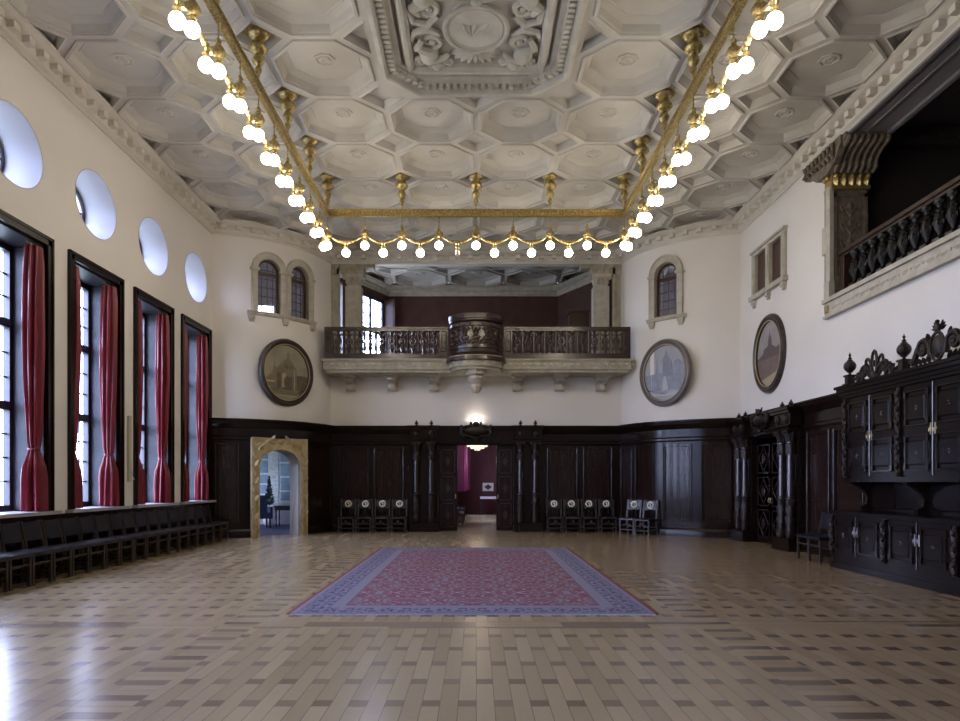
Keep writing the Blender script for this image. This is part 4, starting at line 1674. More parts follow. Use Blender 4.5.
# ------------------------------------------------------------------ carved pieces used in several places
def lathe_mod(k, amp, tw=0.0, zf=0.0, za=0.0):
    return lambda a, z: 1 + amp * cos(k * a + tw * z) + za * sin(zf * z)


def column(name, m, parent, x, y, z0, z1, r=0.1):
    """round column: carved lower third, smooth shaft, leafy neck and capital"""
    h = z1 - z0
    m_ = MB()
    zc = z0 + h * 0.36
    prof = [(r * 1.0, z0)]
    n = 26
    for i in range(n + 1):
        f = i / n
        prof.append((r * (1.08 + 0.12 * abs(sin(f * 3.5 * pi))), z0 + 0.02 + (zc - z0 - 0.04) * f))
    m_.lathe([(0, z0)] + prof + [(0, zc)], x, y, 0, 24, lambda a, z: 1 + 0.10 * sin(4 * a + 9 * z) * sin(16 * z))
    m_.build('carved_drum', 'carved_wood' if m != 'black' else 'carved_wood', parent)
    m_ = MB()
    zt = z1 - h * 0.12
    m_.lathe([(0, zc), (r * 1.2, zc), (r * 1.2, zc + 0.03), (r, zc + 0.05), (r * 0.88, zt), (r * 1.05, zt + 0.01), (r * 1.05, zt + 0.03), (0, zt + 0.03)], x, y, 0, 20)
    c = m_.build(name, 'column_wood', parent)
    m_ = MB()
    m_.lathe([(0, zt - 0.25), (r * 1.1, zt - 0.24), (r * 1.25, zt - 0.14), (r * 1.05, zt - 0.05), (r, zt)], x, y, 0, 20, lathe_mod(5, 0.12, 12))
    m_.lathe([(0, zt), (r * 0.95, zt), (r * 1.1, zt + 0.08), (r * 1.5, z1 - 0.06), (r * 1.6, z1 - 0.04), (0, z1 - 0.04)], x, y, 0, 20, lathe_mod(8, 0.1))
    m_.box(x - r * 1.6, x + r * 1.6, y - r * 1.6, y + r * 1.6, z1 - 0.04, z1)
    for q in range(4):
        a = pi / 4 + q * pi / 2
        m_.ball((x + r * 1.7 * cos(a), y + r * 1.7 * sin(a), z1 - 0.07), (0.03, 0.03, 0.035), 8, 5)
    m_.build('capital', 'carved_wood', parent)


def lug_frame(m_, x0, x1, z0, z1, y, r=0.018, lug=0.05):
    """panel moulding with little square ears at the corners"""
    for a, b, c, d in ((x0, x1, z0, z0 + 2 * r), (x0, x1, z1 - 2 * r, z1), (x0, x0 + 2 * r, z0, z1), (x1 - 2 * r, x1, z0, z1)):
        m_.cham(a, b, y - r * 1.3, y, c, d, r * 0.5)
    for x in (x0 + r, x1 - r):
        for z in (z0 + lug * 1.3, z1 - lug * 1.3):
            m_.box(x - lug * 0.55, x + lug * 0.55, y - r * 1.6, y, z - lug * 0.9, z + lug * 0.9)


# ------------------------------------------------------------------ columned portal round the centre door
def portal_front(x, y, rz, W, label, zc=2.70, rows=(1.35, 1.80), base_z=0.27):
    t = thing('columned_portal', label, 'portal', (x, y, 0), rz)
    D = 0.36
    for sx in (-1, 1):
        a, b = sorted((sx * (rows[0] - 0.2), sx * (rows[1] + 0.2)))
        m_ = MB()
        m_.box(a, b, -D, -0.03, 0.0, base_z - 0.05)
        m_.box(a - 0.02, b + 0.02, -D - 0.02, -0.03, base_z - 0.05, base_z)
        m_.box(a - 0.02, b + 0.02, -D - 0.02, -0.03, 0.0, 0.06)
        m_.build('pedestal', 'dark_wood', t)
        m_ = MB()
        m_.box(a, b, -0.13, -0.01, base_z, zc)
        m_.box(a + 0.03, a + 0.06, -0.15, -0.12, base_z + 0.1, zc - 0.1)
        m_.box(b - 0.06, b - 0.03, -0.15, -0.12, base_z + 0.1, zc - 0.1)
        m_.build('backboard', 'dark_wood', t)
        for r_ in rows:
            column('column', 'w', t, sx * r_, -0.23, base_z, zc, 0.088)
        # projecting entablature block with finials
        m_ = MB()
        m_.box(a, b, -D, -0.06, zc, zc + 0.06)
        m_.box(a - 0.03, b + 0.03, -D - 0.03, -0.06, zc + 0.08, zc + 0.12)
        m_.box(a + 0.02, b - 0.02, -D + 0.04, -0.06, zc + 0.12, zc + 0.38)
        m_.box(a - 0.03, b + 0.03, -D - 0.02, -0.06, zc + 0.38, zc + 0.44)
        m_.box(a - 0.06, b + 0.06, -D - 0.06, -0.06, zc + 0.44, zc + 0.50)
        m_.build('entablature', 'dark_wood', t)
        for r_ in rows:
            m_ = MB()
            m_.ball((sx * r_, -D + 0.03, zc + 0.25), (0.07, 0.05, 0.09), 10, 7)
            m_.leaf(sx * r_, zc + 0.14, pi / 2, 0.22, 0.1, -D + 0.03, 0.05)
            m_.build('boss', 'carved_wood', t)
            m_ = MB()
            m_.lathe([(0.055, 0), (0.055, 0.025), (0.025, 0.04), (0.06, 0.075), (0.04, 0.12), (0.015, 0.14), (0.022, 0.155), (0.0, 0.18)], sx * r_, -0.22, zc + 0.50, 12)
            m_.build('finial', 'carved_wood', t)
    m_ = MB()
    m_.box(-rows[0] + 0.19, rows[0] - 0.19, -0.22, -0.03, zc, zc + 0.07)
    m_.box(-rows[0] + 0.19, rows[0] - 0.19, -0.26, -0.03, zc + 0.07, zc + 0.11)
    m_.box(-rows[0] + 0.19, rows[0] - 0.19, -0.20, -0.03, zc + 0.11, zc + 0.40)
    m_.box(-rows[0] + 0.19, rows[0] - 0.19, -0.28, -0.03, zc + 0.40, zc + 0.5)
    m_.build('lintel', 'dark_wood', t)
    m_ = MB()
    m_.M = Matrix.Translation((0, 0, zc + 0.3)) @ Matrix.Diagonal((0.82, 1, 0.82, 1)) @ Matrix.Translation((0, 0, -zc - 0.3))
    y = -0.30
    cz = zc + 0.27
    m_.ball((0, y, cz + 0.1), (0.42, 0.06, 0.17), 16, 9)
    for sx in (-1, 1):
        m_.spiral(sx * 0.44, cz + 0.16, 0.09, 1.3, pi / 2, -sx, 0.032, y, tail=[(sx * 0.15, cz + 0.28), (sx * 0.3, cz + 0.27)])
        m_.tube([(sx * 0.53, y, cz + 0.2), (sx * 0.56, y, cz + 0.02), (sx * 0.45, y, cz - 0.1), (sx * 0.2, y, cz - 0.12), (0, y, cz - 0.2)], [0.04, 0.04, 0.035, 0.03, 0.03], 8)
        m_.ball((sx * 0.54, y, cz + 0.25), (0.05, 0.04, 0.07), 10, 6)
        m_.leaf(sx * 0.1, cz + 0.3, pi / 2 - sx * 0.7, 0.2, 0.1, y, 0.04)
    m_.ball((0, y - 0.03, cz + 0.32), (0.12, 0.06, 0.11), 12, 8)
    m_.ball((0, y, cz - 0.22), (0.07, 0.05, 0.07), 10, 6)
    m_.build('cartouche', 'carved_wood', t)
    return t


portal_front(0, YB, 0, 2.3, 'dark wood portal with paired columns and cartouche round the centre door')
portal_front(7.06, 16.7, -pi / 2, 1.3, 'dark wood portal with paired columns on the right wall', zc=2.62, rows=(1.07, 1.50), base_z=0.28)

# door leaves of the centre portal
def door_leaf(n, x, w_, label, hinge, loc, rz=0, zt=2.66):
    t = thing('door_%d' % n, label, 'door', loc, rz, kind='structure')
    m_ = MB()
    m_.box(x - w_ / 2, x + w_ / 2, 0.0, 0.05, 0.01, zt)
    m_.build('leaf', 'dark_wood', t)
    m_ = MB()
    h = (zt - 0.2) / 3
    for k in range(3):
        z0 = 0.12 + k * h
        x0, x1, z1 = x - w_ / 2 + 0.07, x + w_ / 2 - 0.07, z0 + h - 0.08
        for a, b, c, d in ((x0, x1, z0, z0 + 0.03), (x0, x1, z1 - 0.03, z1), (x0, x0 + 0.03, z0, z1), (x1 - 0.03, x1, z0, z1)):
            m_.box(a, b, -0.02, 0.0, c, d)
        cx, cz = x, (z0 + z1) / 2
        P = [(cx, z0 + 0.06), (x1 - 0.06, cz), (cx, z1 - 0.06), (x0 + 0.06, cz)]
        for i in range(4):
            a, b = P[i], P[(i + 1) % 4]
            m_.tube([(a[0], -0.012, a[1]), (b[0], -0.012, b[1])], 0.013, 6)
        m_.prism([(cx, cz - 0.16), (cx + w_ * 0.15, cz), (cx, cz + 0.16), (cx - w_ * 0.15, cz)], -0.025, 0.0)
    m_.build('lozenge_panels', 'column_wood', t)
    m_ = MB()
    m_.tube([(x + hinge * (w_ / 2 - 0.05), -0.03, 1.0), (x + hinge * (w_ / 2 - 0.05), -0.06, 1.05), (x + hinge * (w_ / 2 - 0.05), -0.03, 1.12)], 0.01, 6)
    m_.build('handle', 'brass', t)
    return t


door_leaf(1, 0, 0.58, 'left dark leaf of the centre door with lozenge panels', 1, (-0.86, YB + 0.03, 0))
door_leaf(2, 0, 0.54, 'right dark leaf of the centre door with lozenge panels', -1, (0.89, YB + 0.03, 0))
door_leaf(3, 0, 0.85, 'far leaf of the closed lozenge panelled door in the right wall', 1, (7.05, 17.13, 0), -pi / 2, 2.58)
door_leaf(4, 0, 0.85, 'near leaf of the closed lozenge panelled door in the right wall', -1, (7.05, 16.27, 0), -pi / 2, 2.58)

# lamp standing on top of the portal, hidden by the cartouche
t = thing('uplight', 'lit lamp behind the cartouche throwing light on the wall above the door', 'lamp', (0, YB - 0.12, 3.23))
m_ = MB()
m_.box(-0.2, 0.2, -0.05, 0.05, 0, 0.06)
m_.build('housing', 'black_wood', t)
m_ = MB()
m_.box(-0.17, 0.17, -0.035, 0.035, 0.061, 0.07)
MATS['uplight_glass'] = MATS['crystal'].copy()
MATS['uplight_glass'].node_tree.nodes['Principled BSDF'].inputs['Emission Strength'].default_value = 26
MATS['uplight_glass'].node_tree.nodes['Principled BSDF'].inputs['Emission Color'].default_value = (1, 0.9, 0.74, 1)
m_.build('diffuser', 'uplight_glass', t)

# ------------------------------------------------------------------ gallery behind the balcony
GZ = 5.0
GA, GB = (-3.3, 26.4), (-5.0, 22.9)          # canted left wall
m_ = MB()
m_.box(-6.2, 6.2, YB - 0.02, 27.0, 4.86, GZ)
struct(m_, 'floor', 'rail_wood', 'dark wooden floor of the gallery behind the balcony')
t = thing('wall_gallery', 'dark reddish brown canted walls of the gallery behind the balcony', 'wall', kind='structure')
m_ = MB()
def wseg(m_, a, b, z0, z1, th=0.15, f0=0.0, f1=1.0):
    pa = (a[0] + (b[0] - a[0]) * f0, a[1] + (b[1] - a[1]) * f0)
    pb = (a[0] + (b[0] - a[0]) * f1, a[1] + (b[1] - a[1]) * f1)
    m_.sweep([pa, pb], [(0, z0), (-th, z0), (-th, z1), (0, z1)])
gm = (3.1, 26.4)
wseg(m_, GA, gm, GZ, 9.0)
wseg(m_, gm, (4.95, 22.9), GZ, 9.0)
wseg(m_, GB, GA, GZ, 5.35)
wseg(m_, GB, GA, 8.28, 9.0)
wseg(m_, GB, GA, GZ, 9.0, f0=0, f1=0.04)
wseg(m_, GB, GA, GZ, 9.0, f0=0.46, f1=0.5)
wseg(m_, GB, GA, GZ, 9.0, f0=0.93, f1=1)
wseg(m_, (-5.0, 21.8), GB, GZ, 9.0)
wseg(m_, (4.95, 22.9), (4.95, 21.8), GZ, 9.0)
m_.build('wall_face', 'gallery_brown', t)
GC = 8.84
m_ = MB()
coffers(m_, [-4.0, -2.0, 0.0, 2.0, 4.0], [23.2, 25.2], GC, s=2.0)
m_.box(-6, 6, 21.85, 22.2, GC, GC + 0.05)
m_.box(-6, 6, 26.2, 27.0, GC, GC + 0.05)
m_.box(-6, 6, 21.85, 27.0, GC + 0.4, GC + 0.5)
struct(m_, 'ceiling', 'ceiling_paint', 'coffered plaster ceiling of the gallery behind the balcony')
m_ = MB()
m_.sweep([(-5.0, 21.9), GB, GA, gm, (4.95, 22.9), (4.95, 21.9)], [(-0.01, GC), (-0.01, 8.5), (0.04, 8.5), (0.05, 8.6), (0.10, 8.64), (0.10, 8.7), (0.2, 8.76), (0.24, GC)])
struct(m_, 'trim_8', 'stone_light', 'pale plaster cornice round the gallery behind the balcony')
# gallery window
d = Vector((GA[0] - GB[0], GA[1] - GB[1]))
gl = d.length
grz = atan2(d.y, d.x)
t = thing('window_21', 'bright barred window of the gallery seen beside the left pillar', 'window', (GB[0], GB[1], 0), grz, kind='structure')
x0, x1 = gl * 0.5, gl * 0.93
m_ = MB()
for a, b in ((x0, x0 + 0.1), (x1 - 0.1, x1), ((x0 + x1) / 2 - 0.04, (x0 + x1) / 2 + 0.04)):
    m_.box(a, b, 0.02, 0.1, 5.35, 8.28)
for a, b in ((5.35, 5.45), (6.95, 7.08), (8.16, 8.28)):
    m_.box(x0, x1, 0.02, 0.1, a, b)
m_.build('frame', 'window_frame', t)
m_ = MB()
for k in range(1, 8):
    z = 5.4 + k * 0.36
    m_.box(x0, x1, 0.045, 0.07, z - 0.012, z + 0.012)
for f in (0.25, 0.75):
    x = x0 + (x1 - x0) * f
    m_.box(x - 0.01, x + 0.01, 0.045, 0.07, 5.4, 8.2)
m_.build('glazing_bars', 'window_frame', t)
m_ = MB()
m_.box(x0, x1, 0.055, 0.06, 5.4, 8.2)
m_.build('pane', 'pane', t)
m_ = MB()
m_.box(x1, x1 + 0.06, -0.45, 0.0, 5.35, 8.3)
m_.box(x1 - 0.01, x1 + 0.07, -0.40, -0.36, 5.5, 8.15)
m_.build('shutter', 'brown_frame', t)
mid = Vector((GB[0], GB[1], 0)) + Vector((cos(grz), sin(grz), 0)) * (x0 + x1) / 2
portal('sky_portal', (mid.x - 0.2 * sin(-grz) * -1 - 0.12, mid.y + 0.12, 6.8), (pi / 2, 0, grz + pi), x1 - x0, 2.9)

gla = bpy.data.lights.new('gallery_fill', 'AREA')  # lamp put in to lift the dark gallery ceiling, at an unseen opening
gla.shape = 'RECTANGLE'
gla.size, gla.size_y = 2.2, 1.1
gla.energy = 55
gla.color = (0.78, 0.86, 1.0)
glo = bpy.data.objects.new('gallery_fill', gla)
glo.location = (-4.35, 23.6, 6.3)
glo.rotation_euler = (0, radians(-112), grz - pi / 2)
COL.objects.link(glo)
m_ = MB()
m_.box(-4.20, -3.85, 22.05, 22.15, GZ, 8.0)
m_.box(-4.15, -3.90, 22.03, 22.05, 5.2, 7.8)
tag(m_.build('wooden_screen', 'brown_frame'), 'narrow dark wooden leaf standing behind the left pillar of the balcony opening', 'screen')
m_ = MB()
m_.box(3.95, 4.35, 22.05, 22.15, GZ, 8.0)
m_.prism(arch(0.26, 2.4, x=4.17, z=GZ + 0.1), 22.03, 22.05)
tag(m_.build('wooden_screen', 'brown_frame'), 'narrow dark wooden leaf standing behind the right pillar of the balcony opening', 'screen')
portal('sky_portal', (GB[0] + 0.5 - 0.1, GB[1] + 0.98 + 0.06, 6.8), (pi / 2, 0, grz + pi), gl * 0.42, 2.9)

# carved pillars and bracket capitals carrying the lintel
def pillar(x, label, sx):
    t = thing('stone_pillar', label, 'pillar', (x, YB + 0.23, 0))
    m_ = MB()
    m_.box(-0.24, 0.24, -0.2, 0.2, 5.0, 7.50)
    m_.box(-0.28, 0.28, -0.22, 0.22, 5.0, 5.35)
    m_.box(-0.18, 0.18, -0.215, -0.2, 5.45, 7.4)
    m_.build('shaft', 'stone_light', t)
    m_ = MB()
    m_.box(-0.30, 0.30, -0.24, 0.22, 7.80, 7.86)
    m_.lathe([(0.26, 7.48), (0.28, 7.52), (0.26, 7.56), (0.33, 7.78), (0.34, 7.8)], 0, 0, 0, 4, a0=pi / 4, a1=2 * pi + pi / 4)
    for k in (-1, 0, 1):
        m_.leaf(k * 0.16, 7.52, pi / 2, 0.26, 0.15, -0.22, 0.05)
    for s_ in (-1, 1):
        m_.spiral(s_ * 0.24, 7.73, 0.06, 1.2, pi / 2, -s_, 0.018, -0.25)
    m_.build('capital', 'stone_light', t)
    m_ = MB()
    a, b = sorted((-sx * 0.62, sx * 0.66))
    m_.box(a + 0.3 * (sx > 0), b - 0.3 * (sx < 0), -0.23, 0.2, 7.86, 8.05)
    m_.box(a, b, -0.24, 0.2, 8.05, 8.235)
    for k in range(6):
        m_.spiral(a + 0.15 + k * 0.2, 8.12, 0.07, 1.2, k, 1, 0.016, -0.245)
    for k in range(3):
        m_.leaf(-0.3 + 0.22 * k + 0.1 * sx, 7.88, pi / 2 - 0.3, 0.2, 0.11, -0.23, 0.04)
    m_.build('bracket', 'stone', t)


pillar(-3.76, 'carved stone pillar at the left end of the balcony opening', -1)
pillar(3.84, 'carved stone pillar at the right end of the balcony opening', 1)
for sx, n in ((-1, 9), (1, 10)):
    m_ = MB()
    a, b = sorted((sx * 4.24, sx * 4.75))
    m_.box(a, b, YB + 0.05, YB + 0.45, 5.0, 8.23)
    m_.box(*sorted((sx * 4.18, sx * 4.26)), YB + 0.0, YB + 0.1, 5.0, 8.23)
    struct(m_, 'trim_%d' % n, 'stone', 'stone jamb closing the %s end of the balcony opening' % ('left' if sx < 0 else 'right'))
t = thing('gallery_cupboard', 'dark cupboard standing in the gallery beside the right pillar', 'cupboard', (3.35, 22.9, GZ))
m_ = MB()
m_.box(-0.3, 0.3, -0.25, 0.25, 0, 2.0)
m_.box(-0.34, 0.34, -0.29, 0.27, 2.0, 2.08)
m_.build('carcase', 'brown_frame', t)
m_ = MB()
m_.box(-0.24, 0.24, -0.27, -0.25, 0.15, 1.9)
m_.build('door', 'brown_frame', t)

# ------------------------------------------------------------------ balcony
BYF = 20.45                     # front plane
BX0, BX1 = -4.46, 4.54
t = thing('stone_balcony', 'long carved stone balcony ledge on corbels across the back wall', 'balcony', (0, YB, 4.71))
RB = 0.78
def bay_path(r, front):
    """left edge, bow in the middle, right edge"""
    n = 20
    c = [(r * -cos(pi * i / n), front - YB - r * 0.92 * sin(pi * i / n)) for i in range(n + 1)]
    return c
m_ = MB()
fy = BYF - YB
outl = [(-4.42, -0.005), (-4.46, -0.25), (BX0, fy)] + bay_path(RB, BYF) + [(BX1, fy), (4.48, -0.25), (4.42, -0.005)]
m_.prismz(outl, 0.08, 0.38)
def grow(o, d):
    return [(p[0] + (d if p[0] > 0.9 * RB else -d if p[0] < -0.9 * RB else d * p[0] / RB), p[1] - (d if p[1] < 0 else 0)) for p in o]
m_.prismz(grow(outl, -0.05), 0.0, 0.08)
m_.prismz(grow(outl, 0.05), 0.33, 0.39)
m_.build('ledge', 'stone', t)
m_ = MB()
for k in range(46):
    x = -4.4 + k * 0.2
    if abs(x) > RB + 0.05:
        if k % 2:
            m_.ball((x, fy - 0.01, 0.22), (0.05, 0.03, 0.05), 8, 5)
        else:
            m_.leaf(x - 0.05, 0.22, 0, 0.12, 0.07, fy, 0.025)
for k in range(11):
    a = pi * (k + 0.5) / 11
    m_.ball((-RB * cos(a), fy - RB * 0.92 * sin(a), 0.22), 0.035, 8, 5)
m_.build('rosettes', 'stone_light', t)
for k in range(-3, 4):
    if k == 0:
        continue
    x = k * 1.27
    m_ = MB()
    m_.prism([(0, 0), (0, 0), (0, 0)], 0, 0) if False else None
    m_.M = Matrix.Translation((x, 0, 0)) @ Matrix.Rotation(pi / 2, 4, 'Z')
    # side outline of the console in (depth, z)
    m_.prism([(-0.005, -0.44), (-0.10, -0.42), (-0.16, -0.33), (-0.14, -0.24), (-0.24, -0.18), (-0.42, -0.15), (-0.5, -0.08), (-0.5, 0.0), (-0.005, 0.0)], -0.15, 0.15)
    m_.prism([(-0.005, -0.07), (-0.60, -0.07), (-0.62, 0.0), (-0.005, 0.0)], -0.21, 0.21)
    m_.M = Matrix.Translation((x, 0, 0))
    m_.ball((0, -0.18, -0.33), (0.16, 0.09, 0.13), 12, 8)
    m_.ball((0, -0.44, -0.11), (0.14, 0.08, 0.06), 12, 8)
    for s_ in (-1, 1):
        m_.leaf(s_ * 0.05, -0.3, pi / 2 - s_ * 0.3, 0.22, 0.1, -0.2, 0.05)
    m_.build('corbel', 'stone_light', t)
m_ = MB()
m_.lathe([(0.0, -0.66), (0.08, -0.64), (0.15, -0.55), (0.17, -0.46), (0.13, -0.40), (0.20, -0.34), (0.24, -0.24), (0.19, -0.17), (0.27, -0.12), (0.29, -0.05), (0.30, 0.02), (0.0, 0.02)], 0, fy - 0.30, 0, 20, lathe_mod(8, 0.07))
m_.box(-0.14, 0.14, fy - 0.2, -0.005, -0.3, 0.0)
m_.build('corbel', 'stone_light', t)

for s_, a, b in ((-1, BX0 + 0.03, -RB - 0.04), (1, RB + 0.04, BX1 - 0.03)):
    t = thing('balcony_railing', 'dark carved wooden balcony railing %s of the bowed bay' % ('left' if s_ < 0 else 'right'), 'railing', (0, BYF + 0.06, 5.10))
    m_ = MB()
    m_.box(a, b, -0.07, 0.07, 0.82, 0.87)
    m_.box(a, b, -0.10, 0.10, 0.87, 0.90)
    m_.box(a, b, -0.085, 0.085, 0.90, 0.93)
    m_.build('handrail', 'rail_wood', t)
    m_ = MB()
    m_.box(a, b, -0.08, 0.08, 0.0, 0.13)
    m_.box(a, b, -0.095, 0.095, 0.11, 0.15)
    m_.build('bottom_rail', 'rail_wood', t)
    for x in (a + 0.12, b - 0.12):
        m_ = MB()
        m_.box(x - 0.12, x + 0.12, -0.085, 0.085, 0.0, 0.86)
        m_.cham(x - 0.08, x + 0.08, -0.105, -0.085, 0.2, 0.8, 0.02)
        for z in (0.32, 0.5, 0.68):
            m_.spiral(x, z, 0.05, 1.2, z * 9, 1, 0.012, -0.105)
        m_.build('end_post', 'rail_wood', t)
    n = 10
    L0, L1 = a + 0.24, b - 0.24
    pitch = (L1 - L0) / n
    for i in range(n):
        x = L0 + pitch * (i + 0.5)
        m_ = MB()
        m_.tube([(x + 0.085 * cos(2 * pi * k / 18), 0, 0.52 + 0.10 * sin(2 * pi * k / 18)) for k in range(18)], 0.022, 6, True)
        m_.ball((x, 0, 0.52), (0.05, 0.035, 0.06), 10, 6)
        m_.lathe([(0.05, 0.15), (0.05, 0.18), (0.025, 0.20), (0.055, 0.28), (0.06, 0.33), (0.03, 0.40), (0.03, 0.43)], x, 0, 0, 10)
        m_.lathe([(0.03, 0.61), (0.035, 0.64), (0.06, 0.70), (0.03, 0.77), (0.06, 0.80), (0.06, 0.82)], x, 0, 0, 10)
        for q in (-1, 1):
            m_.spiral(x + q * 0.10, 0.72, 0.045, 1.2, pi / 2, -q, 0.012, 0, tail=[(x + q * 0.02, 0.62)])
            m_.spiral(x + q * 0.10, 0.30, 0.045, 1.2, -pi / 2, q, 0.012, 0, tail=[(x + q * 0.02, 0.42)])
        m_.build('baluster', 'baluster_wood', t)
        if i < n - 1:
            xx = x + pitch / 2
            m_ = MB()
            m_.lathe([(0.035, 0.15), (0.02, 0.2), (0.03, 0.3), (0.035, 0.45), (0.018, 0.52), (0.035, 0.6), (0.03, 0.7), (0.02, 0.76), (0.035, 0.82)], xx, 0, 0, 10, lathe_mod(5, 0.1))
            m_.build('spindle', 'baluster_wood', t)

t = thing('balcony_bay', 'bowed dark carved wooden bay in the middle of the balcony railing', 'balcony bay', (0, BYF + 0.02, 5.10))
def halfring(m_, prof):
    """profile (radius, z) round the front half of the bow"""
    n = 24
    rows = []
    for i in range(n + 1):
        a = pi + pi * i / n
        rows.append([m_.pt((r * cos(a), r * 0.92 * sin(a), z)) for r, z in prof])
    m = len(prof)
    for i in range(n):
        for k in range(m):
            k2 = (k + 1) % m
            m_.face((rows[i][k], rows[i + 1][k], rows[i + 1][k2], rows[i][k2]))
    m_.face(rows[0])
    m_.face(rows[-1][::-1])
m_ = MB()
halfring(m_, [(0.855, -0.15), (0.875, -0.13), (0.865, -0.03), (0.80, 0.03), (0.76, 0.08), (0.73, 0.10), (0.74, 0.20), (0.77, 0.22), (0.77, 0.27), (0.71, 0.28), (0.70, 0.95), (0.74, 0.97), (0.78, 1.0), (0.78, 1.03), (0.80, 1.05), (0.80, 1.18), (0.76, 1.20), (0.66, 1.20), (0.66, 0.04), (0.855, 0.0)])
m_.build('body', 'rail_wood', t)
m_ = MB()
for k in range(7):
    a = pi + pi * (k + 0.5) / 7
    m_.M = Matrix.Translation((0.71 * cos(a), 0.71 * 0.92 * sin(a), 0)) @ Matrix.Rotation(a + pi / 2, 4, 'Z')
    m_.ball((0, -0.01, 0.50), (0.13, 0.035, 0.07), 12, 8)
    m_.ball((0, -0.03, 0.60), (0.05, 0.04, 0.06), 10, 7)
    for q in (-1, 1):
        m_.spiral(q * 0.09, 0.38, 0.06, 1.3, -pi / 2, q, 0.02, -0.03)
    m_.tube([(-0.17, -0.02, 0.44), (0, -0.04, 0.36), (0.17, -0.02, 0.44)], 0.022, 6)
    for q in (-1, 1):
        m_.spiral(q * 0.08, 0.75, 0.06, 1.2, pi / 2, -q, 0.02, -0.03)
        m_.leaf(q * 0.05, 0.6, pi / 2 + q * 0.3, 0.2, 0.1, 0, 0.05)
    m_.box(-0.16, 0.16, -0.035, 0.02, 0.84, 0.93)
    m_.box(-0.13, 0.13, -0.06, 0.0, 1.07, 1.15)
m_.M = None
m_.build('carving', 'baluster_wood', t)

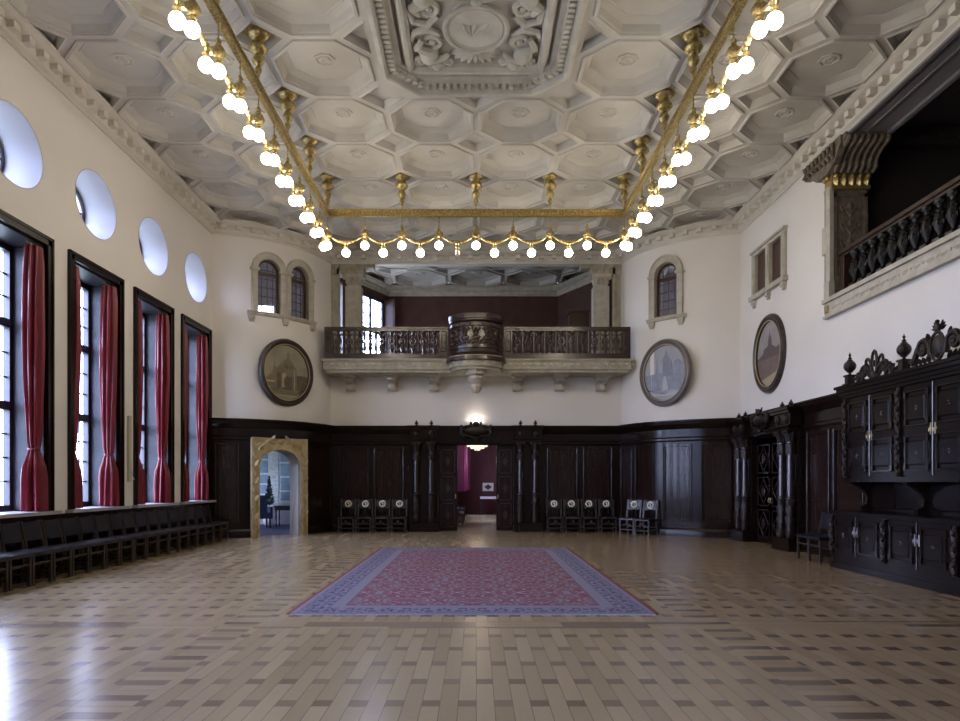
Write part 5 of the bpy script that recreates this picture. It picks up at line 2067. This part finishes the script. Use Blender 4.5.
# ------------------------------------------------------------------ round pictures
def medallion(name, label, loc, rz, sky, house, shade, light, kind, fr):
    t = thing(name, label, 'round picture', loc, rz)
    SQ = Matrix.Diagonal((0.92, 1, 1, 1))
    m_ = MB()
    m_.M = SQ
    K = 56
    pr = [(0.76, -0.02), (0.77, -0.07), (0.80, -0.085), (0.83, -0.07), (0.87, -0.11), (0.92, -0.10), (0.95, -0.05), (0.95, 0.0), (0.76, 0.0)]
    rows = [[m_.pt((r * cos(2 * pi * i / K), y, r * sin(2 * pi * i / K))) for r, y in pr] for i in range(K)]
    for i in range(K):
        j = (i + 1) % K
        for k in range(len(pr)):
            k2 = (k + 1) % len(pr)
            m_.face((rows[i][k], rows[j][k], rows[j][k2], rows[i][k2]))
    m_.build('frame', fr, t)
    m_ = MB()
    m_.M = SQ
    m_.tube([(0.785 * cos(2 * pi * i / K), -0.08, 0.785 * sin(2 * pi * i / K)) for i in range(K)], 0.014, 6, True)
    m_.build('gilt_rim', 'medal_gold', t)
    m_ = MB()
    m_.M = SQ
    def disc_clip(pts):
        return [(x, z) if x * x + z * z < 0.765 ** 2 else (x * 0.765 / sqrt(x * x + z * z), z * 0.765 / sqrt(x * x + z * z)) for x, z in pts]
    m_.k = 0
    m_.prism([(0.77 * cos(2 * pi * i / 48), 0.77 * sin(2 * pi * i / 48)) for i in range(48)], -0.03, -0.01)
    def lay_(pts, k, lev):
        m_.k = k
        dense = []
        for i in range(len(pts)):
            a, b = pts[i], pts[(i + 1) % len(pts)]
            for q in range(8):
                dense.append((a[0] + (b[0] - a[0]) * q / 8, a[1] + (b[1] - a[1]) * q / 8))
        m_.prism(disc_clip(dense), -0.03 - lev * 0.0012, -0.029)
    if kind == 0:       # gabled house on a square
        lay_([(-0.8, -0.25), (-0.5, -0.05), (-0.45, 0.15), (-0.42, 0.15), (-0.42, 0.4), (-0.39, 0.15), (-0.33, 0.1), (-0.3, -0.5), (-0.8, -0.5)], 1, 1)
        lay_([(-0.36, -0.5), (-0.36, 0.1), (0.02, 0.42), (0.0, 0.62), (0.05, 0.5), (0.1, 0.62), (0.1, 0.42), (0.36, 0.1), (0.36, -0.5)], 1, 2)
        lay_([(0.36, -0.5), (0.36, -0.05), (0.8, -0.05), (0.8, -0.5)], 2, 2)
        lay_([(-0.8, -0.48), (-0.8, -0.62), (0.8, -0.62), (0.8, -0.48)], 1, 3)
        lay_([(-0.15, -0.48), (-0.15, -0.1), (0.2, -0.1), (0.2, -0.48)], 2, 3)
        lay_([(-0.33, -0.48), (-0.33, -0.02), (-0.2, -0.02), (-0.2, -0.48)], 2, 3)
        lay_([(-0.15, -0.42), (-0.15, -0.05), (-0.05, 0.0), (-0.02, -0.1), (-0.1, -0.2), (-0.08, -0.42)], 3, 4)
        lay_([(0.27, -0.48), (0.27, 0.1), (0.29, 0.1), (0.29, -0.48)], 3, 4)
        lay_([(-0.7, -0.30), (-0.7, -0.25), (-0.4, -0.25), (-0.4, -0.30)], 3, 4)
        for k in range(4):
            lay_([(-0.08 + 0.08 * k, 0.12), (-0.08 + 0.08 * k, 0.2), (-0.04 + 0.08 * k, 0.2), (-0.04 + 0.08 * k, 0.12)], 2, 4)
        lay_([(-0.5, -0.66), (-0.5, -0.64), (0.5, -0.64), (0.5, -0.66)], 3, 4)
    elif kind == 1:     # old town with a central spired tower
        lay_([(-0.8, -0.5), (-0.8, -0.02), (-0.35, 0.0), (-0.33, 0.28), (-0.29, 0.5), (-0.25, 0.28), (-0.23, 0.02), (-0.1, 0.0), (0.3, 0.0), (0.34, 0.3), (0.5, 0.35), (0.8, 0.1), (0.8, -0.5)], 1, 1)
        lay_([(-0.08, -0.1), (-0.08, 0.30), (-0.12, 0.34), (0.0, 0.5), (0.05, 0.66), (0.10, 0.5), (0.22, 0.34), (0.18, 0.30), (0.18, -0.1)], 2, 2)
        lay_([(0.16, -0.1), (0.2, 0.22), (0.24, 0.36), (0.28, 0.22), (0.32, -0.1)], 2, 3)
        lay_([(-0.14, -0.6), (-0.04, -0.1), (0.04, -0.1), (0.16, -0.6)], 3, 3)
        lay_([(-0.8, -0.5), (-0.8, -0.64), (0.8, -0.64), (0.8, -0.5)], 3, 3)
    else:               # palace front with a domed tower
        lay_([(-0.8, -0.7), (-0.8, -0.05), (-0.4, 0.05), (-0.35, 0.15), (-0.1, 0.2), (-0.05, 0.4), (0.0, 0.45), (0.02, 0.62), (0.05, 0.45), (0.12, 0.4), (0.15, 0.2), (0.4, 0.1), (0.8, 0.15), (0.8, -0.7)], 2, 1)
        lay_([(-0.8, -0.6), (-0.8, -0.1), (0.8, -0.1), (0.8, -0.6)], 1, 2)
        lay_([(-0.5, -0.8), (-0.6, -0.62), (0.8, -0.42), (0.5, -0.8)], 3, 3)
    m_.build('painting', [sky, house, shade, light], t)
    return t


pm = ph_px(286)
(x, y, _), rz = tow_frame(pm, -1)
medallion('round_picture', 'round sepia town picture in dark frame on the left tower', (x, y, 4.57), rz + 0.05, 'paint_sky', 'paint_house', 'paint_shade', 'paint_light', 0, 'medal_frame')
(x, y, _), rz = tow_frame(pm + 0.005, 1)
medallion('round_picture', 'round pale blue-grey town picture in grey frame on the right tower', (x, y, 4.57), rz - 0.14, 'grey_sky', 'grey_house', 'grey_tower', 'grey_light', 1, 'medal_frame_grey')
medallion('round_picture', 'round brown town picture in dark frame on the right wall', (XW, 16.87, 4.59), -pi / 2, 'brown_sky', 'brown_house', 'brown_roof', 'paint_light', 2, 'medal_frame')

# ------------------------------------------------------------------ loggia high on the right wall
t = thing('wall_loggia', 'dark walls and ceiling of the loggia recess on the right', 'wall', kind='structure')
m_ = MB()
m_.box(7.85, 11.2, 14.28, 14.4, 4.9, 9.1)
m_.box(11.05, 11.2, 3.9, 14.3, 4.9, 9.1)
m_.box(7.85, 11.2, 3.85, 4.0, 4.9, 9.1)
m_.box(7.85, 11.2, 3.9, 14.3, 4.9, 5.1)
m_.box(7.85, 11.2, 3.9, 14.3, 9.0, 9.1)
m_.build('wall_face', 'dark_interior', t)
m_ = MB()
m_.box(7.85, 11.05, 13.95, 14.2, 8.25, 8.6)
m_.box(10.8, 11.05, 4.0, 14.2, 8.25, 8.6)
for k in range(8):
    m_.box(8.1 + k * 0.38, 8.25 + k * 0.38, 13.9, 13.96, 8.35, 8.45)
m_.build('cornice', 'dark_interior', t)
# vaulted ceiling of the loggia
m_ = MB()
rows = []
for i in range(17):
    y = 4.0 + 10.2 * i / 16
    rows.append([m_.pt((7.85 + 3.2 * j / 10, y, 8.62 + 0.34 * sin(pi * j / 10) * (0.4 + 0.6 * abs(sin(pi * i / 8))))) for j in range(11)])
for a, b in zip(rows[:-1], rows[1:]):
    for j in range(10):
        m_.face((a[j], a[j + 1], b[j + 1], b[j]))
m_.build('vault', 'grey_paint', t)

t = thing('trim_11', 'carved pale stone frame and sill of the loggia opening', 'stone frame', (XW, 0, 0), -pi / 2, kind='structure')
m_ = MB()
# local x runs towards the viewer: x = -Y
FY = 13.93
m_.box(-FY - 0.19, -LY0, -0.07, 0.0, 4.80, 5.12)
m_.box(-FY - 0.21, -LY0, -0.12, 0.0, 5.08, 5.16)
m_.box(-LY1, -LY0, -0.01, 0.25, 5.12, 5.16)
m_.box(-FY - 0.21, -LY0, -0.10, 0.0, 4.78, 4.83)
m_.box(-FY - 0.17, -FY + 0.0, -0.06, 0.02, 5.16, 7.4)
m_.box(-FY - 0.19, -FY + 0.012, -0.085, 0.03, 5.155, 5.5)
m_.box(-FY - 0.34, -FY - 0.17, -0.05, 0.0, 6.1, 6.65)
for k in range(30):
    x = -FY + 0.12 + k * 0.32
    m_.leaf(x, 4.95, 0, 0.2, 0.11, -0.07, 0.025)
    m_.ball((x + 0.25, -0.07, 4.95), (0.03, 0.02, 0.03), 8, 5)
m_.build('sill', 'stone_light', t)
m_ = MB()
m_.box(-LY1, -LY0, -0.02, 0.74, 8.16, 8.20)
m_.box(-LY1, -LY0, -0.03, 0.04, 8.12, 8.20)
m_.box(-LY1, -LY0, 0.70, 0.78, 8.10, 8.20)
m_.box(-LY1, -LY0, 0.3, 0.34, 8.14, 8.17)
m_.build('soffit', 'grey_paint', t)
m_ = MB()
m_.prism([(-FY - 0.14, 4.88), (-FY - 0.02, 4.88), (-FY - 0.02, 5.02), (-FY - 0.14, 5.02)], -0.10, -0.07)
m_.build('gilt_block', 'gilt_dark', t)

t = thing('loggia_pillar', 'carved brown stone pillar with gilded capital at the far end of the loggia', 'pillar', (7.46, 14.01, 0))
m_ = MB()
m_.box(-0.385, 0.34, -0.05, 0.2, 5.16, 7.32)
m_.box(-0.335, 0.37, -0.075, 0.2, 5.16, 5.6)
for x0, x1 in ((-0.34, -0.27), (0.27, 0.34)):
    m_.box(x0, x1, -0.075, -0.05, 5.6, 7.25)
m_.box(-0.34, 0.34, -0.075, -0.05, 7.18, 7.25)
m_.build('shaft', 'brown_stone', t)
m_ = MB()
for k, z in enumerate((5.75, 6.1, 6.45, 6.8)):
    m_.leaf(0, z, pi / 2, 0.3, 0.2, -0.05, 0.03)
    for s_ in (-1, 1):
        m_.spiral(s_ * 0.13, z + 0.15, 0.07, 1.2, pi / 2, -s_, 0.014, -0.06, tail=[(0, z)])
m_.build('shaft_carving', 'brown_stone', t)
m_ = MB()
m_.box(-0.40, 0.37, -0.12, 0.2, 7.32, 7.4)
m_.box(-0.38, 0.36, -0.10, 0.2, 7.4, 7.62)
for k in range(5):
    m_.leaf(-0.3 + k * 0.15, 7.38, pi / 2, 0.24, 0.14, -0.11, 0.06)
    m_.ball((-0.32 + k * 0.16, -0.14, 7.57), (0.05, 0.05, 0.05), 8, 6)
for k in range(2):
    m_.ball((-0.42, 0.0 + k * 0.13, 7.57), (0.05, 0.05, 0.05), 8, 6)
m_.build('capital', 'gilt_dark', t)
m_ = MB()
prof = [(0.2, 7.62), (-0.17, 7.62), (-0.26, 7.70), (-0.28, 7.80), (-0.36, 7.88), (-0.50, 7.96), (-0.66, 8.02), (-0.72, 8.10), (-0.72, 8.16), (0.2, 8.16)]
m_.M = Matrix.Rotation(pi / 2, 4, 'Z')
m_.prism(prof, -0.42, 0.44)
m_.M = None
for k in range(7):
    x = -0.37 + k * 0.125
    pts = [(x, a - 0.02, b) for a, b in prof[1:8]]
    m_.tube(pts, [0.03, 0.05, 0.04, 0.03, 0.035, 0.055, 0.04], 8)
    m_.ball((x, -0.72, 8.05), (0.05, 0.05, 0.045), 8, 6)
    m_.ball((x, -0.26, 7.68), (0.045, 0.05, 0.045), 8, 6)
m_.M = Matrix.Rotation(pi / 2, 4, 'Z')
m_.prism([(-0.4, 7.75), (-0.1, 7.62), (0.35, 7.64), (0.6, 7.80), (0.85, 7.86), (0.85, 8.16), (-0.6, 8.16), (-0.6, 8.0)], 0.362, 0.48)
for k in range(8):
    x = -0.36 + k * 0.16
    m_.tube([(x, 0.49, 7.80 + 0.01 * k), (x, 0.53, 7.88), (x, 0.50, 7.98), (x, 0.53, 8.1)], [0.03, 0.05, 0.03, 0.045], 8)
m_.M = None
m_.build('bracket', 'brown_stone', t)

t = thing('loggia_balustrade', 'black carved vase baluster railing of the loggia on the right', 'balustrade', (XW + 0.2, 0, 5.16), -pi / 2)
m_ = MB()
m_.box(-FY + 0.02, -LY0, -0.12, 0.12, 0.0, 0.10)
m_.build('bottom_rail', 'dark_wood', t)
m_ = MB()
m_.box(-FY + 0.02, -LY0, -0.08, 0.08, 0.78, 0.83)
m_.box(-FY + 0.02, -LY0, -0.12, 0.12, 0.83, 0.90)
m_.build('handrail', 'rail_wood', t)
m_ = MB()
m_.box(-FY + 0.06, -FY + 0.22, -0.09, 0.09, 0.1, 0.8)
m_.build('end_post', 'baluster_wood', t)
bal = None
for k in range(22):
    x = -FY + 0.45 + k * 0.31
    if bal is None:
        m_ = MB()
        m_.box(-0.085, 0.085, -0.085, 0.085, 0.10, 0.17)
        m_.lathe([(0.04, 0.17), (0.06, 0.19), (0.03, 0.22), (0.04, 0.25), (0.075, 0.34), (0.09, 0.42), (0.08, 0.5), (0.05, 0.58), (0.045, 0.6), (0.07, 0.62), (0.04, 0.65), (0.05, 0.69), (0.085, 0.74), (0.085, 0.78)], 0, 0, 0, 20, lambda a, z: 1 + 0.09 * cos(6 * a) * (1 if 0.24 < z < 0.6 else 0.5))
        for q in range(6):
            a = q * pi / 3
            m_.ball((0.085 * cos(a), 0.085 * sin(a), 0.42), (0.024, 0.024, 0.055), 8, 5)
            m_.ball((0.06 * cos(a), 0.06 * sin(a), 0.56), (0.022, 0.022, 0.03), 6, 4)
            m_.ball((0.07 * cos(a), 0.07 * sin(a), 0.74), (0.025, 0.025, 0.03), 6, 4)
        bal = m_.build('baluster', 'black_wood', t, smooth=75)
        bal.location = (x, 0, 0)
    else:
        c = bal.copy()
        COL.objects.link(c)
        c.parent = t
        c.location = (x, 0, 0)

# ------------------------------------------------------------------ sideboard on the right wall
SB = thing('carved_sideboard', 'huge black carved sideboard with crested upper cupboards on the right wall', 'sideboard', (XW, 12.42, 0), -pi / 2)
PW = 1.61
NM = 3
LF, UF = -0.79, -0.56
m_ = MB()
m_.box(0, NM * PW, LF + 0.04, -0.05, 0.0, 0.22)
m_.box(-0.03, NM * PW + 0.03, LF - 0.02, -0.05, 0.0, 0.10)
m_.build('plinth', 'sideboard_wood', SB)
m_ = MB()
m_.box(0, NM * PW, LF + 0.02, -0.05, 0.22, 0.94)
m_.build('lower_carcase', 'sideboard_wood', SB)
m_ = MB()
m_.box(-0.04, NM * PW + 0.04, LF - 0.04, -0.05, 0.94, 1.0)
m_.build('worktop', 'sideboard_wood', SB)
m_ = MB()
m_.box(0.02, NM * PW - 0.02, -0.12, -0.06, 1.0, 1.52)
for k in range(NM * 2):
    m_.cham(0.1 + k * PW / 2, PW / 2 - 0.02 + k * PW / 2, -0.14, -0.12, 1.06, 1.48, 0.015)
m_.build('back_panel', 'sideboard_wood', SB)
m_ = MB()
m_.box(0, NM * PW, UF + 0.02, -0.08, 1.52, 3.0)
m_.box(-0.02, NM * PW + 0.02, UF - 0.02, -0.08, 1.50, 1.57)
m_.build('upper_carcase', 'sideboard_wood', SB)
m_ = MB()
L = NM * PW
for q, (o1, z0, z1) in enumerate(((0.03, 2.97, 3.02), (0.06, 3.02, 3.08), (0.10, 3.08, 3.14), (0.13, 3.14, 3.19))):
    m_.box(-o1, L + o1, UF - o1, -0.02, z0, z1)
m_.build('cornice', 'sideboard_wood', SB)


def cup_door(x0, x1, y, z0, z1, rows, hx, upper):
    m_ = MB()
    m_.box(x0, x1, y - 0.025, y + 0.02, z0, z1)
    d_ = m_.build('door', 'sideboard_wood', SB)
    m_ = MB()
    h = (z1 - z0) / rows
    for r_ in range(rows):
        a, b, c, e = x0 + 0.07, x1 - 0.07, z0 + h * r_ + 0.06, z0 + h * (r_ + 1) - 0.06
        lug_frame(m_, a, b, c, e, y - 0.025)
        m_.k = 1
        m_.cham(a + 0.09, b - 0.09, y - 0.045, y - 0.025, c + 0.09, e - 0.09, 0.02)
        m_.k = 0
        xm, zm = (a + b) / 2, (c + e) / 2
        for q in range(4):
            m_.leaf(xm, zm, q * pi / 2, 0.05, 0.035, y - 0.045, 0.012)
        m_.ball((xm, y - 0.05, zm), 0.016, 8, 5)
    m_.build('mouldings', ['moulding_wood', 'sideboard_wood'], d_)
    m_ = MB()
    zc = (z0 + z1) / 2 + (0.0 if upper else 0.08)
    m_.box(hx - 0.012, hx + 0.012, y - 0.032, y - 0.025, zc - 0.085, zc + 0.085)
    m_.box(hx - 0.032, hx + 0.032, y - 0.034, y - 0.025, zc - 0.012, zc + 0.018)
    m_.tube([(hx, y - 0.03, zc + 0.01), (hx, y - 0.055, zc), (hx, y - 0.05, zc - 0.04)], 0.007, 6)
    m_.build('handle', 'silver' if not upper else 'brass', d_)


for i in range(NM):
    x = i * PW
    for up, y, z0, z1, rows in ((False, LF + 0.02, 0.25, 0.92, 1), (True, UF + 0.02, 1.60, 2.94, 2)):
        a, b, c = x + 0.09, x + PW / 2, x + PW - 0.09
        cup_door(a, b - 0.014, y, z0, z1, rows, b - 0.05, up)
        cup_door(b + 0.014, c, y, z0, z1, rows, b + 0.05, up)
        m_ = MB()
        m_.tube([(b, y - 0.03, z0), (b, y - 0.03, z1)], 0.014, 10)
        m_.build('meeting_bead', 'column_wood', SB)
for i in range(NM + 1):
    x = min(max(i * PW, 0.045), NM * PW - 0.045)
    for y, z0, z1 in ((LF, 0.25, 0.92), (UF, 1.58, 2.96)):
        m_ = MB()
        m_.box(x - 0.05, x + 0.05, y - 0.02, y + 0.03, z0, z1)
        n = int((z1 - z0) / 0.11)
        for k in range(n):
            z = z0 + 0.06 + k * (z1 - z0 - 0.05) / n
            m_.ball((x + 0.012 * (-1) ** k, y - 0.03, z), (0.045, 0.035, 0.05), 8, 6)
            m_.leaf(x, z, pi / 2 + 0.5 * (-1) ** k, 0.11, 0.06, y - 0.04, 0.02)
        m_.build('pilaster', 'carved_wood', SB)
    # curved bracket between the two storeys
    m_ = MB()
    m_.M = Matrix.Translation((x, 0, 0)) @ Matrix.Rotation(pi / 2, 4, 'Z')
    m_.prism([(-0.10, 1.0), (-0.30, 1.0), (-0.32, 1.06), (-0.22, 1.12), (-0.20, 1.22), (-0.24, 1.32), (-0.36, 1.42), (-0.48, 1.46), (-0.48, 1.52), (-0.10, 1.52)], -0.045, 0.045)
    m_.build('bracket', 'carved_wood', SB)
    m_ = MB()
    m_.box(x - 0.09, x + 0.09, UF - 0.02, UF + 0.16, 3.19, 3.24)
    m_.box(x - 0.06, x + 0.06, UF + 0.01, UF + 0.13, 3.24, 3.36)
    m_.box(x - 0.08, x + 0.08, UF - 0.01, UF + 0.15, 3.36, 3.39)
    m_.lathe([(0.03, 0.0), (0.022, 0.035), (0.05, 0.05)] + [(0.105 * sin(pi * q / 12), 0.155 - 0.105 * cos(pi * q / 12)) for q in range(2, 11)] + [(0.05, 0.26), (0.022, 0.275), (0.04, 0.29), (0.022, 0.31), (0.012, 0.33), (0.028, 0.35), (0.012, 0.37), (0.0, 0.41)], x, UF + 0.07, 3.39, 20)
    m_.build('finial', 'carved_wood', SB)
def crest_loops(m_, cx, z, y):
    """openwork fan of hoops between two long leafy scrolls"""
    for dx, h, tl in ((-0.17, 0.34, -0.35), (0.0, 0.42, 0.0), (0.17, 0.34, 0.35)):
        pts = []
        for k in range(15):
            a = -pi / 2 + 2 * pi * k / 14
            u, v = 0.075 * cos(a), h / 2 * (1 + sin(a))
            pts.append((cx + dx * 0.6 + u * cos(tl) + v * sin(tl), y, z + 0.06 + v * cos(tl) - u * sin(tl)))
        m_.tube(pts, 0.024, 7)
        m_.ball((cx + dx * 0.6 + h * 0.55 * sin(tl), y, z + 0.06 + h * 0.5 * cos(tl)), (0.03, 0.03, 0.06), 8, 6)
    for sx in (-1, 1):
        m_.spiral(cx + sx * 0.30, z + 0.17, 0.10, 1.4, pi / 2, -sx, 0.034, y, tail=[(cx + sx * 0.05, z + 0.08), (cx + sx * 0.14, z + 0.2)])
        m_.spiral(cx + sx * 0.50, z + 0.10, 0.075, 1.3, pi / 2, sx, 0.032, y, tail=[(cx + sx * 0.32, z + 0.04), (cx + sx * 0.40, z + 0.12)])
        for q in range(5):
            m_.leaf(cx + sx * (0.2 + q * 0.08), z + 0.05 + 0.14 * (4 - q) / 5, pi / 2 - sx * (0.2 + 0.2 * q), 0.15, 0.07, y + 0.02, 0.05)
    m_.ball((cx, y, z + 0.07), (0.08, 0.05, 0.08), 10, 7)


def crest_shield(m_, cx, z, y):
    """shield topped by a small spread-winged bird, between tall volutes"""
    m_.ball((cx, y, z + 0.24), (0.13, 0.06, 0.17), 16, 10)
    m_.tube([(cx + 0.15 * cos(2 * pi * k / 20), y - 0.02, z + 0.24 + 0.2 * sin(2 * pi * k / 20)) for k in range(20)], 0.024, 7, True)
    m_.ball((cx, y - 0.01, z + 0.50), (0.05, 0.04, 0.08), 10, 7)
    m_.ball((cx + 0.02, y - 0.03, z + 0.59), (0.03, 0.035, 0.03), 8, 6)
    for sx in (-1, 1):
        for q in range(3):
            m_.leaf(cx + sx * 0.03, z + 0.48, pi / 2 - sx * (0.5 + 0.4 * q), 0.14, 0.06, y + 0.01, 0.03)
        m_.spiral(cx + sx * 0.34, z + 0.27, 0.12, 1.5, pi / 2, -sx, 0.042, y, tail=[(cx + sx * 0.17, z + 0.12), (cx + sx * 0.20, z + 0.32), (cx + sx * 0.27, z + 0.38)])
        m_.tube([(cx + sx * 0.46, y, z + 0.3), (cx + sx * 0.52, y, z + 0.18), (cx + sx * 0.60, y, z + 0.06)], [0.04, 0.045, 0.03], 8)
        m_.spiral(cx + sx * 0.60, z + 0.10, 0.06, 1.2, pi, sx, 0.03, y)
        for q in range(4):
            m_.leaf(cx + sx * (0.22 + q * 0.09), z + 0.36 - 0.07 * q, pi / 2 - sx * (0.3 + 0.25 * q), 0.12, 0.07, y + 0.02, 0.05)
            m_.leaf(cx + sx * (0.2 + q * 0.1), z + 0.03, pi / 2 - sx * 0.5, 0.13, 0.07, y + 0.02, 0.05)


for i in range(NM):
    m_ = MB()
    (crest_shield if i == 1 else crest_loops)(m_, (i + 0.5) * PW, 3.2, UF + 0.07)
    m_.box(i * PW + 0.1, (i + 1) * PW - 0.1, UF + 0.03, UF + 0.11, 3.19, 3.22)
    m_.build('cresting', 'carved_wood', SB)

# ------------------------------------------------------------------ gilt rail chandelier with globe lamps
CH = thing('rail_chandelier', 'long U-shaped gilded chandelier rail hung with glowing white globes', 'chandelier', (0, 0, 0))
BZ, BX, BY = 7.66, 2 * S, 16.04
def pos(k):
    """k-th lamp position, S/4 apart: k<0 left side, 0..16 back bar, >16 right side"""
    if k < 0:
        return (-BX, BY + k * S / 4, pi / 2)
    if k > 16:
        return (BX, BY - (k - 16) * S / 4, pi / 2)
    return (-BX + k * S / 4, BY, 0)
YN = BY - 6 * S
def bar(p, q):
    m_ = MB()
    L = sqrt((q[0] - p[0]) ** 2 + (q[1] - p[1]) ** 2)
    m_.M = Matrix.Translation((p[0], p[1], BZ)) @ Matrix.Rotation(atan2(q[1] - p[1], q[0] - p[0]), 4, 'Z')
    m_.box(0, L, -0.02, 0.02, -0.05, 0.05)
    for z0, z1 in ((-0.085, -0.055), (0.055, 0.085)):
        m_.box(0, L, -0.04, 0.04, z0, z1)
    m_.box(0, L, -0.03, 0.03, -0.055, -0.04)
    m_.box(0, L, -0.03, 0.03, 0.04, 0.055)
    n = int(L / 0.085)
    for i in range(n):
        x = (i + 0.5) * L / n
        for s_ in (-1, 1):
            m_.ball((x, s_ * 0.022, 0), (0.03, 0.014, 0.028), 6, 4)
    m_.build('rail', 'gilt', CH)
bar((-BX, BY), (BX, BY))
bar((-BX, YN), (-BX, BY))
bar((BX, YN), (BX, BY))


def chain(m_, p, q, r=0.011, link=0.07):
    p, q = Vector(p), Vector(q)
    n = max(2, int((q - p).length / link))
    m_.tube([p, q], r * 0.6, 5)
    for i in range(n):
        c = p.lerp(q, (i + 0.5) / n)
        m_.ball(c, (r * 1.5, r * 1.5, link * 0.38), 6, 4)


hooks = [pos(k) for k in range(0, 17, 4)] + [pos(-4 * k) for k in range(1, 6)] + [pos(16 + 4 * k) for k in range(1, 6)]
for x, y, r_ in hooks:
    m_ = MB()
    zt = CZ + 0.11
    m_.M = Matrix.Translation((x, y, zt)) @ Matrix.Rotation(pi / 4, 4, 'Z')
    m_.box(-0.2, 0.2, -0.2, 0.2, -0.03, 0.0)
    m_.M = None
    m_.lathe([(0.0, 0.0), (0.16, -0.03), (0.17, -0.08), (0.13, -0.12), (0.07, -0.15), (0.09, -0.19), (0.14, -0.25), (0.15, -0.29), (0.10, -0.35), (0.05, -0.38), (0.07, -0.42), (0.095, -0.47), (0.08, -0.52), (0.03, -0.57), (0.05, -0.60), (0.055, -0.64), (0.02, -0.70), (0.03, -0.73), (0.0, -0.76)][::-1], x, y, zt, 20)
    chain(m_, (x, y, zt - 0.74), (x, y, BZ + 0.08))
    m_.build('hanger', 'gilt', CH, smooth=70)

def lamp(k):
    x, y, r_ = pos(k)
    hang = (k % 2 == 0)
    M = Matrix.Translation((x, y, 0)) @ Matrix.Rotation(r_, 4, 'Z')
    m_ = MB()
    m_.M = M
    zg = 6.92 if hang else 6.75
    if hang:
        chain(m_, (0, 0, BZ - 0.08), (0, 0, 7.36))
        # little crown above the globe
        m_.lathe([(0.0, 7.02), (0.03, 7.03), (0.05, 7.06), (0.035, 7.09), (0.075, 7.12), (0.095, 7.17), (0.08, 7.22), (0.04, 7.25), (0.03, 7.29), (0.045, 7.32), (0.0, 7.38)], 0, 0, 0, 12, lathe_mod(6, 0.1))
    else:
        m_.lathe([(0.0, 6.85), (0.04, 6.86), (0.055, 6.89), (0.03, 6.92), (0.045, 6.96), (0.0, 7.02)], 0, 0, 0, 10)
    m_.lathe([(0.0, zg + 0.08), (0.045, zg + 0.082), (0.045, zg + 0.11), (0.02, zg + 0.12), (0.0, zg + 0.13)], 0, 0, 0, 10)
    pend = m_.build('pendant', 'gilt', CH)
    m_ = MB()
    m_.M = M
    if k == 7:
        m_.ball((0, 0, zg), (0.06, 0.06, 0.075), 14, 10)
        m_.build('unlit_globe', 'clear_bulb', pend)
    else:
        m_.ball((0, 0, zg), 0.092, 20, 14)
        m_.build('globe', 'globe_glass', pend)


for k in range(-20, 37):
    lamp(k)
for k in list(range(-20, 36, 2)):
    if k in (-0,) and False:
        continue
    a, b = Vector(pos(k)[:2]), Vector(pos(k + 2)[:2])
    m_ = MB()
    pts, rs = [], []
    for i in range(13):
        f = i / 12
        c = a.lerp(b, f)
        z = 7.19 - 0.21 * sin(pi * f) ** 0.8
        pts.append((c.x, c.y, z))
        rs.append(0.012 + 0.03 * max(0, sin(pi * f)) ** 2)
    m_.tube(pts, rs, 7)
    for i in range(1, 12):
        p = pts[i]
        m_.ball((p[0], p[1], p[2] + 0.01), rs[i] * 1.25, 6, 4)
    m_.build('garland', 'gilt', CH)
